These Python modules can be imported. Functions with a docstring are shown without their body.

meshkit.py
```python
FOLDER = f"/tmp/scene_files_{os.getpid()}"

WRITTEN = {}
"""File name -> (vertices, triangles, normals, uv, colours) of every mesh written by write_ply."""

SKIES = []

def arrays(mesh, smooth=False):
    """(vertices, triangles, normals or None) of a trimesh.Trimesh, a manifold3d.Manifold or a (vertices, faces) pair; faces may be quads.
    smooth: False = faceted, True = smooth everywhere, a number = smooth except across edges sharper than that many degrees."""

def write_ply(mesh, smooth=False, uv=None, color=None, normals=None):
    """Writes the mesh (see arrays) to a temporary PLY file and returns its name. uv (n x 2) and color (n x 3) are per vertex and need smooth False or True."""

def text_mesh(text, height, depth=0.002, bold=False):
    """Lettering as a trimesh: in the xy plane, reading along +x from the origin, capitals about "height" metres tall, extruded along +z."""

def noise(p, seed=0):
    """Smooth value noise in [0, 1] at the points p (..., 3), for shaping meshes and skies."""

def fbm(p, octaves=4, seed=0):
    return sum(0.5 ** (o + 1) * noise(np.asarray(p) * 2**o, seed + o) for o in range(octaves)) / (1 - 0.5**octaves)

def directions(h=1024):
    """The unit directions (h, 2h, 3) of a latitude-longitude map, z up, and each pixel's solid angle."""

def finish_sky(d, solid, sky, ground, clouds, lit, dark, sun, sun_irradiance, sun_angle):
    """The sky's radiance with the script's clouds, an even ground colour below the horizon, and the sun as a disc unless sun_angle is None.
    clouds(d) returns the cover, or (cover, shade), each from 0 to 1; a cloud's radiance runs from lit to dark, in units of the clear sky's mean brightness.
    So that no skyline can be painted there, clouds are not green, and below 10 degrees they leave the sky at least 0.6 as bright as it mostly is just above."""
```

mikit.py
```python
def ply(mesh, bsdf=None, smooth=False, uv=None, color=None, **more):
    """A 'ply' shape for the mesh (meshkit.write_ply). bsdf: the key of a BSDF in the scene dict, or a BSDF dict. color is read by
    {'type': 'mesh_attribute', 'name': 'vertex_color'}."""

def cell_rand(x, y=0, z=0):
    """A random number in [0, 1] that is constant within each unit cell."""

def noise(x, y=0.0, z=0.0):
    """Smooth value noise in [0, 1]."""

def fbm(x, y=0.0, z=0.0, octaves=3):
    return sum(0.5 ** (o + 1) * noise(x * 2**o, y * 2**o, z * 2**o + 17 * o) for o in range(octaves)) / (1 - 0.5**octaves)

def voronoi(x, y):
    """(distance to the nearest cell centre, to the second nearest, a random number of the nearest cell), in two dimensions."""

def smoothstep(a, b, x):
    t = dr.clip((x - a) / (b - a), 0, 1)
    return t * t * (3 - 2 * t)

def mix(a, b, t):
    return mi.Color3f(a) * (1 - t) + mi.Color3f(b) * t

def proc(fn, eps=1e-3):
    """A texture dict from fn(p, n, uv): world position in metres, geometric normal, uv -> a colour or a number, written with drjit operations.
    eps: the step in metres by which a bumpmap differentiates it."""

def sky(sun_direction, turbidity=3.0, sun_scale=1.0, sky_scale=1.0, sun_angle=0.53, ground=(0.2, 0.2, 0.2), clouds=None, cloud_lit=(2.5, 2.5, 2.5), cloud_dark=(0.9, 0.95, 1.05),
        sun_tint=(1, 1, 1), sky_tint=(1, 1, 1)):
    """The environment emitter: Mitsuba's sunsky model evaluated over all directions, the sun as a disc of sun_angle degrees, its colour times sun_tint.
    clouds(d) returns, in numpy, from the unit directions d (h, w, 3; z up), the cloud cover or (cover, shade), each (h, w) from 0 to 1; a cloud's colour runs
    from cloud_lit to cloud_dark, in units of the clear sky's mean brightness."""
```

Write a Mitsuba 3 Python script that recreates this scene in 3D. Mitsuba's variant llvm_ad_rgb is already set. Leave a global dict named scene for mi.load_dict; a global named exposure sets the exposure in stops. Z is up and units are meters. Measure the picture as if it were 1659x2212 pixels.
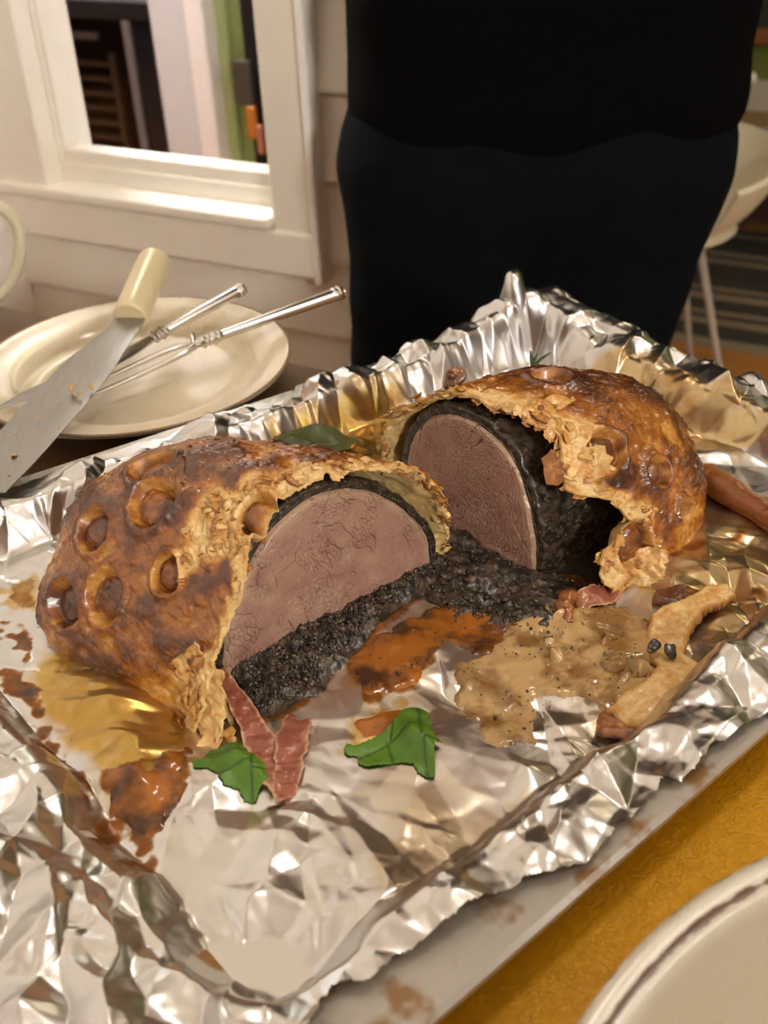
import math
import numpy as np, trimesh, mitsuba as mi, drjit as dr, mikit, meshkit, manifold3d as m3
from scipy.interpolate import LinearNDInterpolator, CubicSpline, PchipInterpolator
from scipy.ndimage import gaussian_filter
from scipy.spatial import Delaunay, cKDTree
import shapely
from mikit import mix, smoothstep

T4 = mi.ScalarTransform4f
scene, labels = {'type': 'scene'}, {}
RNG = np.random.RandomState

# ------------------------------------------------------------------ camera, light, exposure
FOV = math.degrees(2 * math.atan(1659 / 2 / 2330.0))
CAM = np.array([0, 0, 1.12])
FWD = np.array([0.0, 0.8322467760, -0.5544053606])
UPV = np.array([0.04588750186, 0.5538213576, 0.8313700987])
scene['camera'] = {'type': 'thinlens', 'fov': FOV, 'fov_axis': 'x', 'aperture_radius': 0.0019, 'focus_distance': 0.575,
                   'near_clip': 0.02, 'far_clip': 50.0,
                   'to_world': T4().look_at(origin=CAM.tolist(), target=(CAM + FWD).tolist(), up=UPV.tolist())}
exposure = -1.02
WARM, COOL = (1.0, 0.80, 0.56), (0.93, 0.95, 1.0)
LAMPS = [  # label, (x, y, z), radius, radiance scale, colour
    ('round opal pendant lamp over the far side of the dining table', (0.36, 0.74, 1.98), 0.085, 80.0, (1.0, 0.92, 0.80)),
    ('round opal pendant lamp to the right of the dining table', (1.45, 0.10, 2.15), 0.14, 42.0, (1.0, 0.93, 0.83)),
    ('unseen opal globe lamp added behind the camera to light the window wall', (1.05, -1.80, 1.75), 0.17, 330.0, (1.0, 0.955, 0.895)),  # added low behind the camera to lift the walls against the table top
]
KITCHEN = 800.0
FAR = 25.0

# ------------------------------------------------------------------ helpers
TZ = 0.74
N0 = np.array([-0.04890, 0.25020])
_a = math.radians(39.5)
U = np.array([math.cos(_a), math.sin(_a)]); V = np.array([-math.sin(_a), math.cos(_a)])
E1 = np.array([-0.3409, 0.9427]); DW = np.array([0.8786269, -0.4775089]); NW = np.array([0.4775089, 0.8786269])


def TP(s, t, z):
    """tray frame -> world"""
    s, t, z = np.broadcast_arrays(*[np.asarray(x, float) for x in (s, t, z)])
    return np.stack([N0[0] + s * U[0] + t * V[0], N0[1] + s * U[1] + t * V[1], TZ + z], -1)


def WP(a, b, z):
    """room frame (a along the window wall, b through it, z up) -> world"""
    a, b, z = np.broadcast_arrays(*[np.asarray(x, float) for x in (a, b, z)])
    return np.stack([E1[0] + a * DW[0] + (.39 + b) * NW[0], E1[1] + a * DW[1] + (.39 + b) * NW[1], z], -1)


def num(key):
    if key not in scene and key not in used: used.add(key); return key
    i = 1
    while f'{key}_{i:03d}' in scene or f'{key}_{i:03d}' in used: i += 1
    used.add(f'{key}_{i:03d}'); return f'{key}_{i:03d}'


used = set()


def thing(name, label=None, cat=None, group=None, kind=None):
    k = num(name); labels[k] = {}
    if label: labels[k]['label'] = label
    if cat: labels[k]['category'] = cat
    if group: labels[k]['group'] = group
    if kind: labels[k]['kind'] = kind
    return k


def put(key, mesh, bsdf, smooth=False, label=None, kind=None, **kw):
    scene[key] = mikit.ply(mesh, bsdf, smooth, **kw)
    if label or kind:
        labels.setdefault(key, {})
        if label: labels[key]['label'] = label
        if kind: labels[key]['kind'] = kind
    return key


def part(parent, name, mesh, bsdf, smooth=False, label=None, kind=None, **kw):
    return put(num(parent + '__' + name), mesh, bsdf, smooth, label, kind, **kw)


def struct(name, mesh, bsdf, smooth=False, label=None):
    k = put(num(name), mesh, bsdf, smooth); labels[k] = {'kind': 'structure'}
    if label: labels[k]['label'] = label
    return k


def fb(p, scale, octaves=3, seed=0):
    return meshkit.fbm(np.asarray(p) / scale, octaves, seed)


def rbox(lx, ly, lz, r=0.004, seg=6):
    """box with rounded edges, centred"""
    r = min(r, .49 * min(lx, ly, lz))
    s = m3.Manifold.sphere(r, seg * 4)
    hull = m3.Manifold.batch_hull([s.translate((sx * (lx / 2 - r), sy * (ly / 2 - r), sz * (lz / 2 - r))) for sx in (-1, 1) for sy in (-1, 1) for sz in (-1, 1)])
    m = hull.to_mesh()
    return trimesh.Trimesh(m.vert_properties[:, :3], m.tri_verts, process=False)


def wbox(a0, a1, b0, b1, z0, z1, r=0.0):
    """box in the room frame"""
    m = rbox(a1 - a0, b1 - b0, z1 - z0, r, 3) if r else trimesh.creation.box((a1 - a0, b1 - b0, z1 - z0))
    v = np.array(m.vertices) + [(a0 + a1) / 2, (b0 + b1) / 2, (z0 + z1) / 2]
    return trimesh.Trimesh(WP(v[:, 0], v[:, 1], v[:, 2]), m.faces, process=False)


def grid_faces(n, m, wrap=False):
    i, j = np.meshgrid(np.arange(n - 1), np.arange(m if wrap else m - 1), indexing='ij')
    a, b = i * m + j, i * m + (j + 1) % m
    q = np.stack([a, b, b + m, a + m], -1).reshape(-1, 4)
    return np.vstack([q[:, [0, 1, 2]], q[:, [0, 2, 3]]])


def lathe(profile, seg=96, closed=False):
    p = np.asarray(profile, float); th = np.arange(seg) * 2 * np.pi / seg
    v = np.stack([p[:, None, 0] * np.cos(th), p[:, None, 0] * np.sin(th), np.repeat(p[:, None, 1], seg, 1)], -1).reshape(-1, 3)
    f = grid_faces(len(p), seg, True)
    return trimesh.Trimesh(v, f[:, ::-1] if False else f, process=False)


def sweep(path, radii, seg=16, flat=1.0, up=(0, 0, 1), caps=True):
    """tube along a path; radii per point; flat = ratio of the second axis"""
    P = np.asarray(path, float); n = len(P); R = np.broadcast_to(np.asarray(radii, float), (n,)); F = np.broadcast_to(np.asarray(flat, float), (n,))
    t = np.gradient(P, axis=0); t /= np.linalg.norm(t, axis=1, keepdims=True)
    a = np.cross(t, np.asarray(up, float)); a /= np.linalg.norm(a, axis=1, keepdims=True) + 1e-9
    b = np.cross(a, t); th = np.arange(seg) * 2 * np.pi / seg
    v = P[:, None] + R[:, None, None] * (np.cos(th)[None, :, None] * a[:, None] + F[:, None, None] * np.sin(th)[None, :, None] * b[:, None])
    v = v.reshape(-1, 3); f = grid_faces(n, seg, True)
    if caps:
        k = len(v); v = np.vstack([v, P[0], P[-1]]); i = np.arange(seg); j = (i + 1) % seg
        f = np.vstack([f, np.stack([np.full(seg, k), j, i], 1), np.stack([np.full(seg, k + 1), (n - 1) * seg + i, (n - 1) * seg + j], 1)])
    m = trimesh.Trimesh(v, f, process=False)
    if m.volume < 0: m.invert()
    return m


def spline(pts, n):
    p = np.asarray(pts, float); d = np.r_[0, np.cumsum(np.linalg.norm(np.diff(p, axis=0), axis=1))]
    return CubicSpline(d, p)(np.linspace(0, d[-1], n))


def cat_(ms):
    return trimesh.util.concatenate(ms)


def move(m, x, y, z):
    m = m.copy(); m.apply_translation((x, y, z)); return m


# ------------------------------------------------------------------ materials
def B(key, base, rough=0.5, **kw):
    c = base if isinstance(base, dict) else {'type': 'rgb', 'value': list(base)}
    scene[key] = {'type': 'twosided', 'bsdf': {'type': 'principled', 'base_color': c, 'roughness': rough, **kw}}
    return key


def P3(fn): return mikit.proc(fn)


def c3(x): return mi.Color3f(*x)


B('paint_cream', (.80, .745, .635), .26, specular=.5)
B('paint_white', (.86, .84, .79), .5, specular=.3)
B('ceiling_white', (.80, .77, .71), .8)
B('room_wall', (.22, .20, .195), .8)
B('paint_lilac', (.62, .60, .62), .5)
B('paint_pink', (.90, .82, .80), .5)
B('paint_green', (.36, .47, .19), .5)
B('wall_green', (.13, .16, .02), .7)
B('wood_rail', P3(lambda p, n, uv: mix((.30, .11, .015), (.16, .055, .01), mikit.fbm(p.x * 20, p.y * 20, p.z * 160))), .45)
B('black_gloss', (.006, .006, .007), .12)
B('black_matte', (.004, .004, .0045), .5, specular=.2)
B('steel_strip', (.10, .085, .085), .5)
B('reflected_rack_wood', (.035, .018, .008), .6)
B('orange_plastic', (.42, .13, .012), .4)
B('tool_grey', (.035, .028, .022), .5)
B('rust', (.35, .12, .06), .5)
B('floor_wood', P3(lambda p, n, uv: mix((.43, .20, .055), (.33, .14, .035), mikit.fbm((p.x * DW[0] + p.y * DW[1]) * 5, (p.x * NW[0] + p.y * NW[1]) * 70, 0.0))), .35)
B('table_wood', P3(lambda p, n, uv: mix((.13, .065, .030), (.045, .022, .010), mikit.fbm((p.x * DW[0] + p.y * DW[1]) * 7, (p.x * NW[0] + p.y * NW[1]) * 90, p.z * 60))), .38)


def vinyl(p, n, uv):
    return mix((.66, .33, .006), (.56, .27, .004), mikit.fbm(p.x * 160, p.y * 160, 0.0))


def vinyl_h(p, n, uv):
    x, y = p.x * 420, p.y * 420
    q = mikit.noise(x * .5, y * .5, 3.0) * 2
    f, s, w = mikit.voronoi(x * .8 + q, y * .8 - q)
    return 0.00022 * smoothstep(0.0, .35, s - f) + 0.0001 * mikit.noise(x * 2.2, y * 2.2)


scene['vinyl_yellow'] = {'type': 'twosided', 'bsdf': {'type': 'bumpmap', 'bump': mikit.proc(vinyl_h, 1.5e-4), 'scale': 1.0,
    'bsdf': {'type': 'principled', 'base_color': P3(vinyl), 'roughness': .42, 'specular': .25}}}


def rugc(p, n, uv):
    b = p.x * NW[0] + p.y * NW[1] - 1.0554 + .0
    w = b + .012 * mikit.noise(p.x * 6, p.y * 6)
    v = mi.Float(0)
    for c, h in ((1.385, .022), (1.50, .020), (1.555, .014), (1.655, .022), (1.71, .012), (1.905, .020), (1.965, .018), (2.12, .018), (2.19, .02)):
        v = dr.maximum(v, 1 - smoothstep(h * .7, h, dr.abs(w - c)))
    return mix((.030, .026, .018), (.23, .18, .11), v * (.7 + .3 * mikit.noise(p.x * 300, p.y * 300)))


B('rug_wool', P3(rugc), .95)


def speckle(base, spot, dens, size):
    def fn(p, n, uv):
        f, s, w = mikit.voronoi(p.x * size, p.y * size)
        k = (1 - smoothstep(.08, .16, f)) * dr.select(w < dens, 1.0, 0.0)
        return mix(base, spot, k * .6)
    return fn


B('stoneware', P3(speckle((.60, .52, .37), (.30, .20, .10), .22, 260)), .16, specular=.5)
B('stoneware_rim', (.20, .13, .08), .35)
B('handle_cream', (.60, .51, .31), .13, specular=.6)
B('jug_glaze', (.60, .54, .38), .15, specular=.5)
B('enamel', P3(lambda p, n, uv: mix((.45, .425, .375), (.25, .135, .05), smoothstep(.54, .68, mikit.fbm(p.x * 55, p.y * 55, p.z * 55, 4)))), .22)


def bowl_c(p, n, uv):
    # uv.x = browning of the rim glaze, uv.y = pale rim, the rest darkened as painted shade
    k = mikit.fbm(p.x * 160, p.y * 160, p.z * 160)
    return mix(mix((.30, .255, .18), (.50, .46, .38), uv.y), (.09, .05, .03), smoothstep(.45, .6, uv.x * (.35 + 1.1 * k)))


B('shaded_bowl_glaze', P3(bowl_c), .18)
B('bright_steel', (.78, .76, .73), .16, metallic=1.0)
B('blade_steel', P3(lambda p, n, uv: mix((.38, .37, .355), (.31, .30, .29), mikit.fbm(p.x * 700, p.y * 60, p.z * 60))), .36, metallic=1.0)
B('hoodie_black', (.0014, .0014, .0016), .95, specular=.04)
B('jeans_navy', P3(lambda p, n, uv: mix((.0016, .0021, .0027), (.0028, .0040, .0052), mikit.fbm(p.x * 60, p.y * 60, p.z * 60))), .95, specular=.05)
B('skin', (.55, .33, .24), .5)
B('hair', (.03, .018, .01), .5)
B('shoe', (.02, .02, .02), .6)
B('chair_cream', (.66, .60, .42), .4)
B('chair_leg', (.40, .34, .27), .4)
B('low_table_wood', (.30, .19, .10), .4)
B('dark_wood', (.045, .018, .008), .5)
B('book_orange', (.62, .27, .035), .5)
B('paper', (.55, .48, .42), .7)
B('magazine', (.22, .17, .15), .5)
B('blue_grey', (.26, .26, .32), .4)
B('beige_pot', (.36, .26, .13), .5)
B('dark_panel', (.02, .019, .012), .5)
B('baseboard_cream', (.60, .54, .40), .5)
scene['pane_glass'] = {'type': 'thindielectric', 'int_ior': 1.22}
B('lamp_shade', (.8, .78, .72), .6)

# --- foil: uv.x = brown, burnt residue 0..1, uv.y = golden film 0..1


def foil_c(p, n, uv):
    k = mikit.fbm(p.x * 220, p.y * 220, p.z * 220, 3)
    c = mix((.66, .65, .635), (.52, .34, .09), dr.clip(uv.y * (.75 + .5 * k), 0, 1))
    k2 = mikit.fbm(p.x * 60, p.y * 60, p.z * 60, 4)
    c = mix(c, (.26, .10, .014), smoothstep(.08, .50, uv.x * (.45 + .5 * k + .6 * k2)))
    c = mix(c, (.13, .042, .007), smoothstep(.35, .75, uv.x * (.45 + .5 * k + .6 * k2)))
    return mix(c, (.025, .011, .005), smoothstep(.62, 1.0, uv.x * (.40 + .5 * k + .7 * k2)))


def foil_m(p, n, uv):
    return 1 - .75 * smoothstep(.25, .85, uv.x) - .12 * uv.y


def foil_r(p, n, uv):
    return .27 - .02 * uv.y + .06 * uv.x


B('foil', P3(foil_c), P3(foil_r), metallic=P3(foil_m))

# --- pastry: uv.x = browning, uv.y = wetness of the egg glaze


def pastry_c(p, n, uv):
    k = mikit.fbm(p.x * 260, p.y * 260, p.z * 260, 3) - .5
    k2 = mikit.fbm(p.x * 900, p.y * 900, p.z * 900, 2) - .5
    b = dr.clip(uv.x + .30 * k + .12 * k2, 0, 1)
    c = mix((.58, .41, .17), (.43, .205, .040), smoothstep(.06, .34, b))
    c = mix(c, (.215, .068, .009), smoothstep(.32, .56, b))
    c = mix(c, (.072, .020, .005), smoothstep(.54, .80, b))
    return mix(c, (.035, .010, .004), smoothstep(.84, 1.0, b))


B('pastry', P3(pastry_c), P3(lambda p, n, uv: .60 - .38 * uv.y + .10 * (mikit.fbm(p.x * 500, p.y * 500, p.z * 500, 2) - .5)), specular=.6, clearcoat=.8, clearcoat_gloss=.92)
# --- beef: uv.x = dark fissures / crust, uv.y = paler meat


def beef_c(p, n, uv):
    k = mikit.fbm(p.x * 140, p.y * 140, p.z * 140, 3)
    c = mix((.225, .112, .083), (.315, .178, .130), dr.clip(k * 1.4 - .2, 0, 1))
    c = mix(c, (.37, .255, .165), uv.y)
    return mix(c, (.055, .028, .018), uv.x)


B('beef', P3(beef_c), .34, specular=.5)
B('prosciutto', P3(lambda p, n, uv: mix(mix((.27, .085, .050), (.15, .042, .024), mikit.fbm(p.x * 150, p.y * 150, p.z * 150, 4)), (.46, .27, .16), .8 * uv.x)), .28)


def dux_c(p, n, uv):
    k = mikit.fbm(p.x * 300, p.y * 300, p.z * 300, 4)
    c = mix((.010, .008, .006), (.044, .030, .019), smoothstep(.35, .65, k + .5 * (uv.x - .5)))
    sp = smoothstep(.66, .78, mikit.noise(p.x * 620, p.y * 620, p.z * 620)) * smoothstep(.45, .6, mikit.noise(p.x * 190, p.y * 190, p.z * 190))
    return mix(c, (.20, .145, .085), .5 * sp)


B('duxelles', P3(dux_c), .30)
def gravy_c(p, n, uv):
    k = mikit.fbm(p.x * 70, p.y * 70, 0.0, 5)
    c = mix((.42, .275, .12), (.18, .09, .027), smoothstep(.34, .66, k))
    s1 = smoothstep(.80, .88, mikit.noise(p.x * 520, p.y * 520, 3.0)) * smoothstep(.40, .60, mikit.noise(p.x * 70, p.y * 70, 9.0))
    return mix(c, (.07, .045, .02), s1 * .85)


B('gravy', P3(gravy_c), .16)
B('jus', P3(lambda p, n, uv: mix((.27, .085, .010), (.040, .014, .004), smoothstep(.30, .68, mikit.fbm(p.x * 75, p.y * 75, 0.0, 5)))), .16)
B('parsley', P3(lambda p, n, uv: mix((.055, .135, .003), (.020, .062, .002), smoothstep(.3, .8, uv.x + .3 * mikit.fbm(p.x * 300, p.y * 300, 0.0)))), .38)
B('herb_dark', (.02, .05, .012), .5)
B('sage', (.040, .050, .009), .45)
B('bits_mix', {'type': 'mesh_attribute', 'name': 'vertex_color'}, .28)
B('crumb_gold', (.50, .30, .11), .6)
B('roll_brown', P3(lambda p, n, uv: mix((.25, .085, .02), (.10, .03, .008), mikit.fbm(p.x * 90, p.y * 90, p.z * 200))), .25)

# ------------------------------------------------------------------ the room
struct('floor', wbox(-3.0, 4.0, -3.2, 4.0, -.05, 0), 'floor_wood')
struct('ceiling', wbox(-3.0, 4.0, -3.2, 4.0, 2.5, 2.56), 'ceiling_white')
struct('wall_left', wbox(-.437, -.377, -3.2, .0, 0, 2.5), 'paint_white')
struct('wall_near', wbox(-.437, 4.0, -3.26, -3.2, 0, 2.5), 'room_wall')
struct('wall_right', wbox(4.0, 4.06, -3.26, 4.0, 0, 2.5), 'room_wall')
struct('wall_far', wbox(-3.0, 4.0, 2.95, 3.01, 0, 2.5), 'wall_green')
struct('wall_outer', wbox(-3.06, -3.0, .0, 3.0, 0, 2.5), 'room_wall')
# window wall: studs behind lapped boards round an opening
WA0, WA1, WZ0, WZ1 = -.284, .052, .735, 1.55
wc = cat_([wbox(-.437, WA0, .012, .075, 0, 2.5), wbox(WA1, .18, .012, .075, 0, 2.5), wbox(WA0, WA1, .012, .075, 0, WZ0), wbox(WA0, WA1, .012, .075, WZ1, 2.5)])
ww = struct('wall_window', wc, 'paint_cream')


def board(a0, a1, z0, z1):
    """lapped board: thicker at its lower edge, rounded nose"""
    pts = [(.012, z0), (-.006, z0 + .003), (-.0075, z0 + .007), (.003, z1 - .002), (.003, z1), (.012, z1)]
    n = len(pts); v = []
    for a in (a0, a1):
        for b, z in pts: v.append((a, b, z))
    v = np.array(v); f = []
    for i in range(n):
        j = (i + 1) % n; f += [[i, j, j + n], [i, j + n, i + n]]
    for i in range(1, n - 1): f += [[0, i + 1, i], [n, n + i, n + i + 1]]
    m = trimesh.Trimesh(WP(v[:, 0], v[:, 1], v[:, 2]), f, process=False)
    return m


z = .85 - .096 * 7
while z < 2.4:
    if z + .096 < .655: part(ww, 'board', board(-.377, .18, z, z + .0955), 'paint_cream')
    elif z < WZ1 + .07:
        part(ww, 'board', board(.121, .18, z, z + .0955), 'paint_cream')
        if z < .66: part(ww, 'board', board(-.377, .18, z, .655), 'paint_cream')
    else: part(ww, 'board', board(-.377, .18, z, z + .0955), 'paint_cream')
    z += .096
part(ww, 'corner_post', wbox(.176, .188, -.01, .08, 0, 2.5, .004), 'paint_white')

win = thing('window_1', 'interior window with cream painted casing beside the white corner', None, kind='structure')
part(win, 'casing', wbox(WA1 + .004, .112, -.020, .014, .645, WZ1 + .06, .004), 'paint_cream')
part(win, 'casing', wbox(-.377, WA0 - .002, -.020, .014, .68, WZ1 + .06, .004), 'paint_cream')
part(win, 'head', wbox(-.377, .121, -.018, .014, WZ1, WZ1 + .06, .003), 'paint_cream')
part(win, 'edge_strip', wbox(.111, .122, -.027, .012, .640, WZ1 + .065, .003), 'paint_white')
part(win, 'sill', wbox(-.372, .056, -.032, .06, .700, .714, .004), 'paint_cream')
part(win, 'apron', wbox(-.377, .112, -.024, .014, .645, .699, .004), 'paint_cream')
part(win, 'sash_rail', wbox(-.30, .058, .018, .05, .716, .752, .003), 'paint_cream')
part(win, 'sash_stile', wbox(-.30, -.280, .018, .05, .752, WZ1, .003), 'paint_cream')
part(win, 'sash_stile', wbox(.048, .058, .018, .05, .752, WZ1, .003), 'paint_cream')

# room behind the window
struct('wall_kitchen', cat_([wbox(-2.2, -.015, 1.12, 1.18, 0, 2.5), wbox(-.06, -.015, .19, 1.12, 0, 2.5), wbox(-.015, .12, .19, .24, 0, 2.5), wbox(.06, .12, .075, .19, 0, 2.5), wbox(-2.2, -2.14, .075, 1.12, 0, 2.5)]), 'paint_lilac')
struct('trim_1', wbox(-.566, -.478, .585, .66, 0, 2.2, .003), 'paint_lilac', label='lilac white door jamb behind the window')
struct('trim_2', wbox(-.478, -.440, .57, .66, 0, 2.2, .003), 'paint_pink', label='bright pinkish white door casing behind the window')
dr_ = thing('door_1', 'green painted door seen through the window', None, kind='structure')
part(dr_, 'leaf', wbox(-.440, -.30, .62, .655, 0, 2.1), 'paint_green')
part(dr_, 'edge', wbox(-.440, -.418, .605, .622, 0, 2.1, .002), 'paint_green')
ov = thing('oven', 'black glass fronted oven cabinet with a steel strip behind the window', 'oven')
part(ov, 'carcass', cat_([wbox(-1.4, -.568, .90, .92, .30, .82), wbox(-1.4, -.568, .62, .90, .30, .34), wbox(-.580, -.568, .60, .92, .30, .82), wbox(-1.4, -1.38, .60, .92, .30, .82)]), 'black_matte')
part(ov, 'worktop', wbox(-1.42, -.566, .585, .93, .80, .832, .004), 'black_matte')
part(ov, 'steel_strip', wbox(-.632, -.616, .585, .60, .34, .80, .002), 'steel_strip')
part(ov, 'door_edge', wbox(-.610, -.570, .59, .60, .34, .80, .002), 'black_gloss')
part(ov, 'door_glass', wbox(-1.38, -.632, .598, .600, .34, .80), 'pane_glass')
part(ov, 'rail', wbox(-.98, -.745, .64, .655, .752, .766, .003), 'steel_strip')
part(ov, 'plinth', wbox(-1.4, -.568, .62, .92, 0, .30), 'black_matte')
for i in range(6): part(ov, 'reflected_rack_bar', wbox(-1.0, -.735, .66, .672, .560 + i * .028, .569 + i * .028, .003), 'reflected_rack_wood')  # slats inside the oven stand in for a rack reflected in the door glass
part(ov, 'reflected_rack_side', wbox(-.735, -.722, .655, .68, .545, .728, .003), 'reflected_rack_wood')
k = thing('paper_stack', 'pale papers lying on the black worktop behind the window', 'papers')
part(k, 'sheet', wbox(-.95, -.75, .60, .80, .832, .846, .003), 'paint_cream')
part(k, 'sheet', wbox(-.72, -.63, .62, .78, .832, .842, .003), 'paint_white')
k = thing('knife_rack', 'black rack with an orange handled tool hanging on the green door', 'tool rack')
part(k, 'strip', wbox(-.382, -.30, .598, .62, .56, 1.4, .003), 'black_matte')
part(k, 'tool_blade', wbox(-.402, -.368, .585, .598, .670, .745, .002), 'tool_grey')
part(k, 'tool_handle', wbox(-.384, -.364, .583, .597, .614, .672, .005), 'orange_plastic')
part(k, 'tool_ring', wbox(-.366, -.354, .584, .597, .588, .640, .004), 'rust')

# far room to the right of the person
struct('baseboard_far', wbox(-1.5, 1.2, 2.915, 2.95, 0, .262, .006), 'baseboard_cream')
k = thing('framed_panel', 'dark panel in a wooden frame low on the green wall', 'picture')
part(k, 'frame', wbox(-.8, 1.0, 2.90, 2.95, .376, .428, .010), 'wood_rail')
part(k, 'panel', wbox(-.8, 1.0, 2.925, 2.95, .428, 1.3), 'dark_panel')
k = thing('low_table', 'low wooden table with dark legs beyond the striped rug', 'table')
part(k, 'top', wbox(-.15, 1.0, 1.77, 2.36, .272, .302, .008), 'low_table_wood')
part(k, 'leg', wbox(.18, .235, 2.22, 2.29, 0, .272, .004), 'dark_wood')
part(k, 'leg', wbox(.88, .94, 1.85, 1.92, 0, .272, .004), 'dark_wood')
part(k, 'leg', wbox(-.10, -.04, 2.22, 2.29, 0, .272, .004), 'dark_wood')
part(k, 'leg', wbox(.88, .94, 2.22, 2.29, 0, .272, .004), 'dark_wood')
part(k, 'shelf', wbox(-.10, .94, 2.27, 2.30, 0.0, .272), 'dark_wood')
k = thing('picture_book', 'orange covered book lying on the low table', 'book')
part(k, 'cover', wbox(.06, .270, 1.84, 2.08, .318, .326, .002), 'book_orange')
part(k, 'pages', wbox(.065, .265, 1.845, 2.075, .306, .318), 'paper')
k = thing('magazine_pile', 'greyish magazine under the edge of the orange book', 'magazine')
part(k, 'cover', wbox(.10, .275, 1.80, 2.02, .302, .306, .001), 'magazine')
k = thing('trinket_bowl', 'small blue and beige bowl on the low table beside the orange book', 'bowl')
m = lathe([(0, 0), (.035, 0), (.055, .02), (.062, .05), (.058, .05), (.05, .022), (.0, .006)], 40)
m.apply_translation(WP(.345, 1.95, .302)); part(k, 'body', m, 'blue_grey', 30)
k = thing('figurine', 'small dark figurine with a white top at the back of the low table', 'figurine')
p = WP(.19, 2.25, .302)
part(k, 'body', sweep([p + [0, 0, 0], p + [0, 0, .05], p + [0, 0, .10]], [.022, .012, .016], 12), 'dark_wood', 30)
part(k, 'head', move(trimesh.creation.icosphere(2, .016), *(p + [0, 0, .112])), 'paint_white', True)
k = thing('rug', 'flat woven dark rug with beige stripes across it', 'rug')
labels[k]['label'] = 'dark flat woven rug with beige stripes on the wooden floor behind the person'
put(k, wbox(-.6, .86, 1.36, 2.17, 0, .008, .003), 'rug_wool')

# cream shell chair with thin legs
k = thing('shell_chair', 'cream moulded shell chair with thin legs behind the person', 'chair')
cb = np.array(WP(.250, .990, 0))
ang, rr = np.meshgrid(np.linspace(-1.25, 1.25, 40), np.linspace(0, 1, 24), indexing='ij')
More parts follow.
